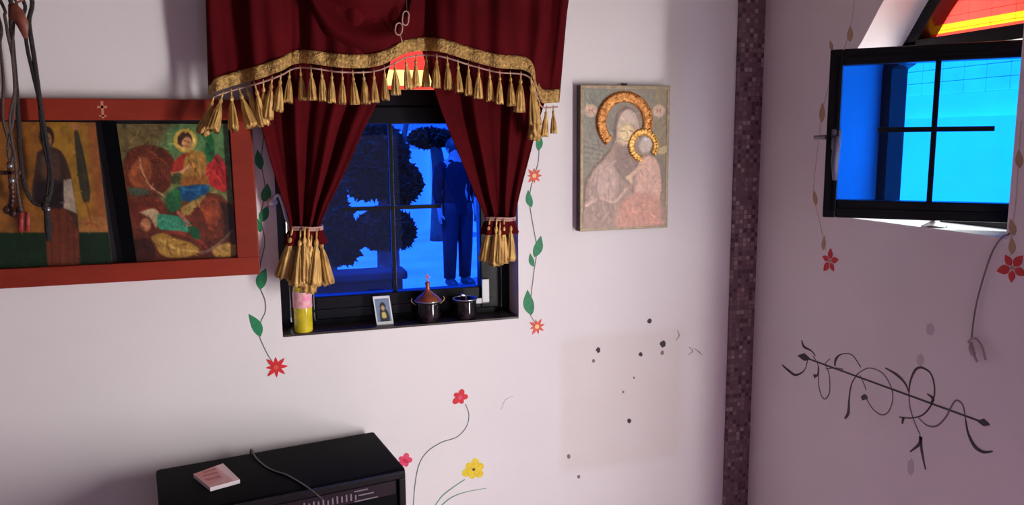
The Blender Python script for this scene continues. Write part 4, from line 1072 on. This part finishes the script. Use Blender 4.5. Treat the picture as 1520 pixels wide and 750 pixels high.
def flower(name, W_, px, py, rpx, n, mats, label, rot=0.0, pw=.55, group=None, parent=None, inner=.0, cen=.26, petal_name='petal'):
    """petals are parts of their own"""
    c0 = W_.p(px, py)
    sx = (W_.p(px+1, py)-c0).length; 
    ev = Vector((0, 0, 1)); eh = Vector((1, 0, 0)) if W_.w == 'b' else Vector((0, -1, 0))
    r = rpx if rpx < 1 else rpx*.0019
    if parent is None: e = empty(name, c0)
    else:
        e = empty(name, c0); e.parent = parent; e.location = c0-Vector(parent.location)
    for k in range(n):
        a = rot+2*PI*k/n; d = (eh*math.cos(a)+ev*math.sin(a)); s = d.cross(W_.n(1))
        rk = r*(1+.12*math.sin(k*2.7)); bm = bmesh.new()
        pts = [c0+d*(r*inner)+d*rk*(1-inner)*x+s*rk*y for x, y in petal_outline(8, pw)]
        slab(bm, pts, W_.n(.0010+.0001*(k % 2)))
        obj(petal_name, bm, mats[0], e)
    if cen:
        bm = bmesh.new(); slab(bm, [c0+(eh*math.cos(2*PI*k/16)+ev*math.sin(2*PI*k/16))*r*cen for k in range(16)], W_.n(.0016)); obj('flower_centre', bm, mats[1], e)
    if label and parent is None: tag(e, label, 'painted flower', group)
    return e
def vine(name, W_, stems, leaves, flowers, label, stem_m, leaf_m, wid=.0022):
    base = W_.p(*stems[0][0]); e = empty(name, base); tag(e, label, 'wall painting')
    for st in stems:
        bm = bmesh.new(); brush(bm, W_, st, [wid, wid*1.3, wid]); obj('stem', bm, stem_m, e)
    for (p0, p1, w, bend) in leaves:
        bm = bmesh.new(); leafshape(bm, W_, p0, p1, w, bend); obj('leaf', bm, leaf_m, e)
    for f in flowers:
        flower('flower', W_, *f, parent=e) if not isinstance(f, dict) else flower('flower', W_, parent=e, label=None, **f)
    return e
vine('painted_vine', WB, [[(800, 205), (799, 240), (790, 270), (786, 300), (793, 345), (797, 370), (793, 400), (788, 440), (785, 462), (796, 482)]],
     [((799, 224), (800, 198), .42, .05), ((789, 308), (784, 282), .40, -.06), ((793, 382), (803, 350), .42, .05), ((792, 396), (787, 376), .38, -.05), ((789, 468), (783, 430), .42, -.05)],
     [dict(px=793, py=261, rpx=13, n=8, mats=(M['orangepaint'], M['creampaint']), pw=.36, cen=.27), dict(px=797, py=485, rpx=14, n=8, mats=(M['orangepaint'], M['creampaint']), pw=.34, rot=.2, cen=.27)],
     'painted green vine with two orange flowers on the wall right of the curtained window', M['stempaint'], M['greenpaint'])
vine('painted_vine', WB, [[(392, 200), (388, 240), (394, 285), (387, 320), (393, 360), (386, 395), (386, 425), (393, 445), (394, 462), (387, 478), (384, 495), (395, 522), (408, 543)]],
     [((387, 252), (382, 222), .42, 0), ((391, 300), (397, 272), .5, .05), ((387, 330), (398, 305), .5, 0), ((386, 430), (395, 398), .46, -.06), ((387, 500), (369, 466), .38, .06), ((387, 345), (380, 322), .4, 0)],
     [dict(px=410, py=545, rpx=17, n=8, mats=(M['redpaint'], M['orangepaint']), pw=.34, cen=.2)],
     'painted green vine ending in a red flower left of the curtained window', M['stempaint'], M['greenpaint'])
# flowers above and beside the stereo
vine('painted_flower_spray', WB, [[(613, 758), (616, 720), (622, 690), (634, 671), (655, 657), (678, 649), (692, 634), (696, 616), (691, 600)]], [],
     [dict(px=683, py=590, rpx=13, n=5, mats=(M['redpaint'], M['pinkpaint']), pw=.7, cen=.3)],
     'tall painted red flower on a curving grey stem right of the black stereo', M['stempaint'], M['greenpaint'])
flower('painted_pink_flower', WB, 601, 684, 12, 5, (M['pinkpaint'], M['redpaint']), 'small painted pink flower peeking out behind the stereo edge', pw=.75, cen=.3)
vine('painted_flower_spray', WB, [[(640, 760), (655, 738), (672, 724), (690, 712)]], [], [dict(px=703, py=697, rpx=18, n=6, mats=(M['yellowpaint'], M['darkdot']), pw=.72, cen=.13, rot=.3)],
     'painted yellow flower on a green stem low on the back wall', mat('pale green paint', S(110, 160, 130), .6), M['greenpaint'], .003)
bm = bmesh.new(); brush(bm, WB, [(650, 756), (668, 740), (690, 731), (722, 725)], [.004, .003, .0012]); o = obj('painted_leaf_blade', bm, mat('grass green paint', S(104, 150, 122), .6)); tag(o, 'long thin painted green leaf under the yellow flower', 'wall painting')
bm = bmesh.new(); brush(bm, WB, [(744, 608), (750, 594), (762, 588)], [.0012, .002, .001]); o = obj('paint_smear', bm, mat('faint grey paint', S(186, 176, 178), .7)); tag(o, 'faint grey smear on the back wall right of the red flower stem', 'paint mark')
# right wall flowers
def vr(stem, leaves, f, label, wid=.0018):
    return vine('painted_vine', WR, [stem], leaves, [f], label, M['faintstem'], M['ochrepaint'], wid)
vr([(1268, 0), (1264, 35), (1252, 75), (1236, 110), (1222, 160), (1214, 220), (1208, 285), (1217, 330), (1226, 372)],
   [((1262, 62), (1262, 38), .5, 0), ((1236, 76), (1232, 60), .4, 0), ((1220, 182), (1221, 152), .4, 0), ((1212, 305), (1208, 282), .4, 0), ((1222, 372), (1224, 350), .4, 0)],
   dict(px=1232, py=388, rpx=.037, n=5, mats=(M['crimson'], M['ochrepaint']), pw=.5, inner=.15, cen=.12, rot=.3), 'faded painted vine with a small crimson flower under the open window sash, left end')
vr([(1516, 180), (1512, 240), (1508, 300), (1502, 345), (1501, 380)], [((1514, 250), (1512, 222), .45, 0), ((1506, 350), (1500, 325), .45, 0), ((1503, 378), (1502, 352), .45, 0)],
   dict(px=1503, py=398, rpx=.036, n=5, mats=(M['crimson'], M['ochrepaint']), pw=.52, inner=.15, cen=.12, rot=-.3), 'painted vine with a large crimson flower at the right edge of the right wall')
# scroll ornament
qs = Q(3.124, 1130, 480)
orn = empty('scroll_ornament', WR.p(*qs(615, 310))); tag(orn, 'black arrow and curling scroll ornament painted on the right wall', 'wall painting')
def stroke(name, pts, wid, m=M['blackpaint']):
    bm = bmesh.new(); brush(bm, WR, [qs(*p) for p in pts], [max(.0026, w_*1.45) for w_ in wid], .0009); obj(name, bm, m, orn)
stroke('shaft', [(200, 158), (1030, 460)], [.0034, .0034])
for (x, y), a in (((200, 158), 0), ((1032, 461), 0)):
    bm = bmesh.new(); slab(bm, [WR.p(*qs(x+dx, y+dy)) for dx, dy in ((-32, -8), (0, -19), (24, 2), (28, 12), (2, 17), (-12, 8))], WR.n(.0013)); obj('arrow_tip', bm, M['blackpaint'], orn)
G_ = M['greypaint']
for pts, wid, m in [
    ([(188, 78), (198, 108), (232, 128), (252, 152)], [.002, .006, .003, .001], M['blackpaint']),
    ([(98, 194), (125, 218), (160, 240), (200, 218), (216, 170)], [.003, .006, .005, .002, .001], M['blackpaint']),
    ([(240, 152), (266, 200), (266, 280), (280, 338), (300, 350), (318, 312), (314, 232), (298, 190), (320, 165)], [.0018, .0028, .0018], G_),
    ([(244, 246), (262, 238), (264, 200)], [.009, .003, .001], M['blackpaint']),
    ([(342, 200), (346, 168), (372, 144), (422, 148), (462, 205)], [.003, .006, .002, .0012, .001], M['blackpaint']),
    ([(300, 212), (346, 208), (382, 214)], [.001, .0025, .001], G_),
    ([(388, 442), (404, 415), (408, 350), (420, 280), (450, 232)], [.004, .007, .0035, .0022, .002], M['blackpaint']),
    ([(450, 232), (500, 208), (560, 230), (600, 290), (610, 350), (592, 408), (560, 425), (520, 400), (488, 350)], [.002, .0022, .002, .0026, .002], G_),
    ([(466, 350), (482, 342), (492, 352)], [.007, .011, .004], M['blackpaint']),
    ([(458, 240), (480, 290), (486, 310)], [.001, .002, .001], G_),
    ([(575, 207), (630, 240), (668, 280), (685, 322)], [.002, .0055, .004, .002], M['blackpaint']),
    ([(685, 322), (690, 390), (712, 460), (738, 520)], [.002, .002, .0012], G_),
    ([(685, 322), (692, 268), (715, 217), (745, 206), (785, 232), (803, 290), (800, 350), (775, 400), (740, 430), (690, 440), (640, 435)], [.0022, .0045, .003, .0026, .0026, .002], M['blackpaint']),
    ([(660, 436), (654, 466)], [.006, .003], M['blackpaint']),
    ([(770, 328), (797, 350), (786, 376)], [.002, .006, .003], M['blackpaint']),
    ([(730, 440), (770, 474), (815, 476), (856, 436), (880, 390), (905, 358), (935, 380), (948, 445)], [.0016, .003, .0026, .003, .0022], G_),
    ([(948, 445), (960, 510), (990, 570), (1030, 597), (1075, 594)], [.002, .004, .0065, .005, .001], M['blackpaint']),
    ([(740, 525), (734, 560), (690, 597)], [.007, .006, .001], M['blackpaint']),
    ([(738, 528), (746, 600), (762, 680)], [.006, .005, .001], M['blackpaint']),
]: stroke('scroll', pts, wid, m)
# faint smudges on the right wall
for (x, y, w_, h_) in ((1381, 489, 6, 9), (1366, 535, 5, 9), (1352, 694, 5, 12)):
    bm = bmesh.new(); slab(bm, [WR.p(x+w_*math.cos(2*PI*k/14), y+h_*math.sin(2*PI*k/14)*(1+.2*math.sin(k*3))) for k in range(14)], WR.n(.0005)); o = obj('paint_smudge', bm, M['smudge'] if 'smudge' in M else M.setdefault('smudge', mat('faint grey smudge', S(204, 190, 198), .7)))
    tag(o, {489: 'faint grey smudge above the scroll ornament, topmost of three', 535: 'faint grey smudge touching the top loop of the scroll ornament', 694: 'faint grey smudge just below the scroll ornament'}[y], 'paint mark')
# pin holes and chips in the back wall
marks = [(964, 477, 3.0, 'upper dark pin hole in the stained patch right of the icon row'), (888, 520, 3.2, 'dark pin hole at the left of the stained patch'), (881, 536, 2.2, 'small brown hole just below the left pin hole'),
         (984, 511, 4.2, 'largest dark chip at the right of the stained patch'), (983, 524, 2.6, 'pale grey scuff under the largest dark chip'), (951, 526, 2.6, 'dark dot between the two larger wall chips'), (934, 625, 2.8, 'lone dark dot in the lower middle of the stained patch'),
         (844, 678, 2.8, 'brown spot at the lower left corner of the stained patch'), (859, 708, 2.4, 'grey spot lowest on the back wall under the stained patch'), (925, 582, 1.7, 'tiny faint speck above the lone lower dot'), (941, 561, 1.5, 'tiny speck in the middle of the stained patch')]
for i, (x, y, r, lab) in enumerate(marks):
    bm = bmesh.new(); rnd = random.Random(i)
    slab(bm, [WB.p(x+r*math.cos(2*PI*k/10)*(.8+.4*rnd.random()), y+r*1.25*math.sin(2*PI*k/10)*(.8+.4*rnd.random())) for k in range(10)], WB.n(.0007))
    o = obj('wall_hole', bm, M['mark'] if r > 2.5 and i != 7 and i != 4 else M.setdefault('mark2', mat('faint brown mark', S(138, 116, 114), .7))); tag(o, lab, 'wall mark')
for pts, lab in (([(1005, 490), (1008, 498), (1003, 506)], 'short dark curved scratch near the purple corner, left one'), ([(1022, 515), (1028, 521), (1022, 527)], 'lower short scratch near the purple corner'), ([(1030, 517), (1037, 522), (1042, 527)], 'rightmost short scratch near the purple corner')):
    bm = bmesh.new(); brush(bm, WB, pts, [.001, .003, .001]); o = obj('wall_scratch', bm, M['mark2']); tag(o, lab, 'scratch')

# ------------------------------------------------------------------ cord hanging from the right window
cordp = [PX(1497, 348, XR-.006), PX(1488, 352, XR-.006), PX(1474, 372, XR-.006), PX(1462, 405, XR-.007), PX(1452, 440, XR-.007), PX(1446, 470, XR-.007), PX(1442, 503, XR-.007)]
ce = empty('dangling_wire', cordp[0]); tag(ce, 'thin grey cord with a small clip hanging below the right window', 'wire')
bm = bmesh.new(); tube(bm, spline([PX(1500, 341, XR+.03)]+cordp, 6), .0019, 8); obj('cord', bm, mat('dull grey brown cord', (.20, .155, .16, 1), .7), ce, True)
M['clip'] = mat('translucent grey pink plastic', (.42, .32, .34, 1), .35)
bm = bmesh.new()
tube(bm, spline([PX(1437, 508, XR-.006), PX(1442, 503, XR-.012), PX(1450, 504, XR-.012), PX(1458, 515, XR-.012), PX(1463, 535, XR-.010)], 5), .0024, 8)
tube(bm, spline([PX(1441, 508, XR-.01), PX(1443, 522, XR-.012), PX(1451, 538, XR-.010)], 5), [.004]*3+[.006]*4+[.003]*4, 8)
obj('clip', bm, M['clip'], ce, True)

# ------------------------------------------------------------------ prayer ropes hanging at the left edge
peg = empty('wall_peg', (-.70, 0, 2.14)); tag(peg, 'wooden peg high on the left carrying the dark cords', 'peg')
bm = bmesh.new(); tube(bm, [(-.655, 0, 2.13), (-.655, -.165, 2.15)], .008, 10); tube(bm, [(-.655, -.165, 2.15), (-.655, -.170, 2.168)], .010, 10); obj('peg_rod', bm, M['wood'], peg, True)
CY = -.070; ROFF = 0.0
def C_(px, py, dy=0): return PY(px, py, CY-ROFF-dy)
def rope(name, label, off, strands, extra):
    global ROFF
    ROFF = off
    e = empty(name, (-.655, CY, 2.14)); tag(e, label, 'cord')
    for pts, r, m in strands:
        bm = bmesh.new(); tube(bm, spline([Vector((-.655+random.uniform(-.004, .004), CY-ROFF, 2.142))]+[C_(*p) for p in pts], 6), r, 8); obj('strand', bm, m, e, True)
    for nm, f, m in extra:
        bm = bmesh.new(); f(bm); obj(nm, bm, m, e, True)
    return e
def beads(pts, r):
    def f(bm):
        for p in pts: ball(bm, C_(*p[:2], .004), (p[2] if len(p) > 2 else r), 10, (1, 1, 1.1))
    return f
rope('prayer_rope', 'dark knotted prayer rope hanging in a loop over the monk picture', 0.0,
     [([(39, -20), (43, 35), (51, 88), (58, 140), (64, 181), (72, 227), (77, 262), (74, 288), (68, 303)], .0052, M['darkcord']), ([(28, -10), (35, 26), (40, 69), (49, 110), (58, 150), (61, 182), (66, 220), (73, 255), (68, 303)], .0042, M['darkcord']),
      ([(11, -10), (16, 35), (20, 80), (25, 139), (28, 190), (30, 232), (38, 280), (52, 302), (68, 303)], .0050, M['darkcord'])],
     [('knot', beads([(68, 303), (70, 296), (67, 309)], .008), M['darkcord']), ('tassel_end', lambda bm: tube(bm, [C_(68, 306, .004), C_(70, 318, .004), C_(72, 340, .004), C_(73, 358, .004)], [.006, .0075, .009, .006], 12), M['darkcord']),
      ('metal_bead', beads([(71, 311)], .0065), M['steel'])])
def cross(bm):
    c0 = C_(15, 257, .006)
    box(bm, (c0.x-.022, c0.y-.003, c0.z-.004), (c0.x+.022, c0.y+.003, c0.z+.006), .0015); box(bm, (c0.x-.005, c0.y-.003, c0.z-.04), (c0.x+.005, c0.y+.003, c0.z+.026), .0015)
rope('cross_necklace', 'brown grey cord with a dark cross and beads at the left edge of the photo', .030,
     [([(0, 0), (7, 24), (12, 53), (19, 88), (22, 139), (18, 185), (12, 215), (15, 245)], .0036, M['browncord']), ([(-4, 20), (0, 67), (5, 120), (4, 170), (10, 200), (20, 225), (15, 245)], .0034, M['browncord'])],
     [('cross', cross, M['bead']), ('metal_bead', beads([(15, 246), (18, 268)], .007), M['steel']),
      ('bead', beads([(17+1.5*math.sin(k), 278+k*6.5) for k in range(5)]+[(11, 312, .010), (20, 316, .011), (30, 311, .009)], .007), M['bead'])])
rope('red_tag_cord', 'thin brown cord ending in two small red woven tags', .058,
     [([(18, -10), (20, 40), (18, 80), (22, 130), (14, 180), (22, 235), (26, 280), (32, 316)], .0030, M['browncord'])],
     [('tag', lambda bm: slab(bm, [C_(27, 316, .006), C_(35, 315, .006), C_(34, 345, .006), C_(26, 344, .006)], (0, .002, 0)), M['redtag']),
      ('tag', lambda bm: slab(bm, [C_(37, 314, .002), C_(44, 316, .002), C_(44, 344, .002), C_(37, 343, .002)], (0, .002, 0)), M['redtag'])])
rope('leather_strap', 'folded brown leather strap hanging at the top left over the cords', .072,
     [([(25, -20), (26, 4)], .0025, M['leather'])],
     [('strap', lambda bm: slab(bm, [C_(12, 6, .012), C_(22, 4, .012), C_(33, 14, .012), C_(42, 34, .012), C_(41, 56, .012), C_(35, 57, .012), C_(26, 40, .012), C_(20, 30, .012), (C_(12, 26, .012))], (0, .004, 0)), M['leather'])])

# ------------------------------------------------------------------ stereo on a low table
ZT = .768
A0 = PZ(231, 697, ZT); A1 = PZ(555, 640, ZT); A2 = PZ(614, 693, ZT)
ang = math.atan2(A1.y-A0.y, A1.x-A0.x); Wb = (A1-A0).length; Db = (A2-A1).length; Hb = .26
M_b = Matrix.Translation(Vector((A0.x, A0.y, ZT-Hb))) @ Matrix.Rotation(ang, 4, 'Z')
st = empty('stereo', (A0.x, A0.y, ZT-Hb)); tag(st, 'black rounded stereo box standing against the back wall under the window', 'stereo')
bm = bmesh.new(); box(bm, (0, -Db, 0), (Wb, 0, Hb), .009, M_b); obj('casing', bm, M['blacksoft'], st, True)
bm = bmesh.new()   # front bezel frame
yb = -Db
for lo, hi in (((.004, yb-.008, Hb-.022), (Wb-.004, yb+.001, Hb-.004)), ((.004, yb-.008, .004), (.022, yb+.001, Hb-.022)), ((Wb-.022, yb-.008, .004), (Wb-.004, yb+.001, Hb-.022)), ((.022, yb-.008, .004), (Wb-.022, yb+.001, .02))):
    box(bm, lo, hi, .003, M_b)
obj('front_bezel', bm, mat('glossy black bezel', (.006, .005, .006, 1), .35, spec=.2), st)
bm = bmesh.new(); box(bm, (.03, yb-.003, Hb-.062), (Wb-.03, yb, Hb-.026), .001, M_b); obj('display_panel', bm, mat('dark plum display', (.014, .006, .012, 1), .4, spec=.2), st)
M['grey'] = mat('grey printed marks', (.16, .13, .16, 1), .4)
bm = bmesh.new()
rnd = random.Random(3)
for k in range(22):
    x = .20+k*.0115; h = .012+.008*rnd.random(); box(bm, (x, yb-.0045, Hb-.054), (x+.004, yb-.002, Hb-.054+h), 0, M_b)
for a_, b2_, z in ((.44, .475, Hb-.034), (.45, .49, Hb-.046), (.44, .50, Hb-.060)): box(bm, (a_, yb-.0045, z), (b2_, yb-.002, z+.003), 0, M_b)
obj('scale_marks', bm, M['grey'], st)
for k in range(5):
    bm = bmesh.new(); box(bm, (.34+k*.017, yb-.010, Hb-.082), (.352+k*.017, yb, Hb-.070), .002, M_b); obj('button', bm, M['grey'], st)
for k in range(2):
    bm = bmesh.new(); x = .13+k*.28
    lathe(bm, [(.085, 0), (.085, .006), (.075, .006), (.06, .002), (.02, .001), (.02, .006), (0, .009)], 32, closed=False)
    for v in bm.verts: v.co = M_b @ (Matrix.Rotation(PI/2, 3, 'X') @ v.co + Vector((x, yb, .095)))
    obj('speaker_grille', bm, M['black'], st, True)
# low table carrying it
tb = empty('side_table', ((A0.x+A1.x)/2, -.30, 0)); tag(tb, 'dark wooden low table under the black stereo', 'table')
bm = bmesh.new(); box(bm, (-.40, -.46, ZT-Hb-.03), (.24, -.03, ZT-Hb), .003); obj('tabletop', bm, M['wood'], tb)
for x in (-.38, .18):
    for y in (-.44, -.08):
        bm = bmesh.new(); box(bm, (x, y, 0), (x+.04, y+.04, ZT-Hb-.03), .002); obj('leg', bm, M['wood'], tb)
# small pink and white booklet on it
b1, b2, b3, b4 = [PZ(x, y, ZT+.010) for x, y in ((287, 704), (331, 688), (356, 712), (312, 724))]
bk = empty('small_box', (b1.x, b1.y, ZT)); tag(bk, 'small white and pink card box lying on the black stereo', 'box')
bm = bmesh.new(); slab(bm, [Vector((p.x, p.y, ZT)) for p in (b1, b2, b3, b4)], (0, 0, .0098)); obj('carton', bm, mat('white carton', S(226, 214, 220), .5), bk)
c = Canvas([(0, 0), (100, 0), (100, 70), (0, 70)], 40, 30, (214, 150, 150))
c.poly([(0, 0), (70, 0), (60, 50), (0, 60)], (206, 122, 118), 8, sm=False); c.line([(20, 20), (60, 24)], 6, (150, 50, 50), 5); c.line([(15, 38), (55, 40)], 9, (168, 70, 66), 5); c.line([(30, 8), (66, 10)], 5, (150, 60, 60), 5); c.poly([(74, 0), (100, 0), (100, 70), (80, 70)], (228, 196, 200), 6, sm=False)
c.mesh('box_top', [Vector((p.x, p.y, ZT+.0100)) for p in (b1, b2, b3, b4)], (0, 0, 1), M['paint_gloss'], bk)
# cable lying over the stereo
def Tp(px, py, h=.0025): return PZ(px, py, ZT+h)
e0 = Tp(372, 668); edge = Vector((e0.x, e0.y+.012, ZT-.06))
cb_ = empty('black_cable', Tp(418, 702)); tag(cb_, 'thin black cable looping over the top of the stereo', 'cable')
bm = bmesh.new(); tube(bm, spline([edge, e0, Tp(380, 680), Tp(393, 692), Tp(408, 700), Tp(424, 705), Tp(444, 716), Tp(462, 728), Tp(478, 742)], 8), .0024, 8); obj('cable', bm, mat('shiny black rubber', (.05, .05, .06, 1), .25), cb_, True)
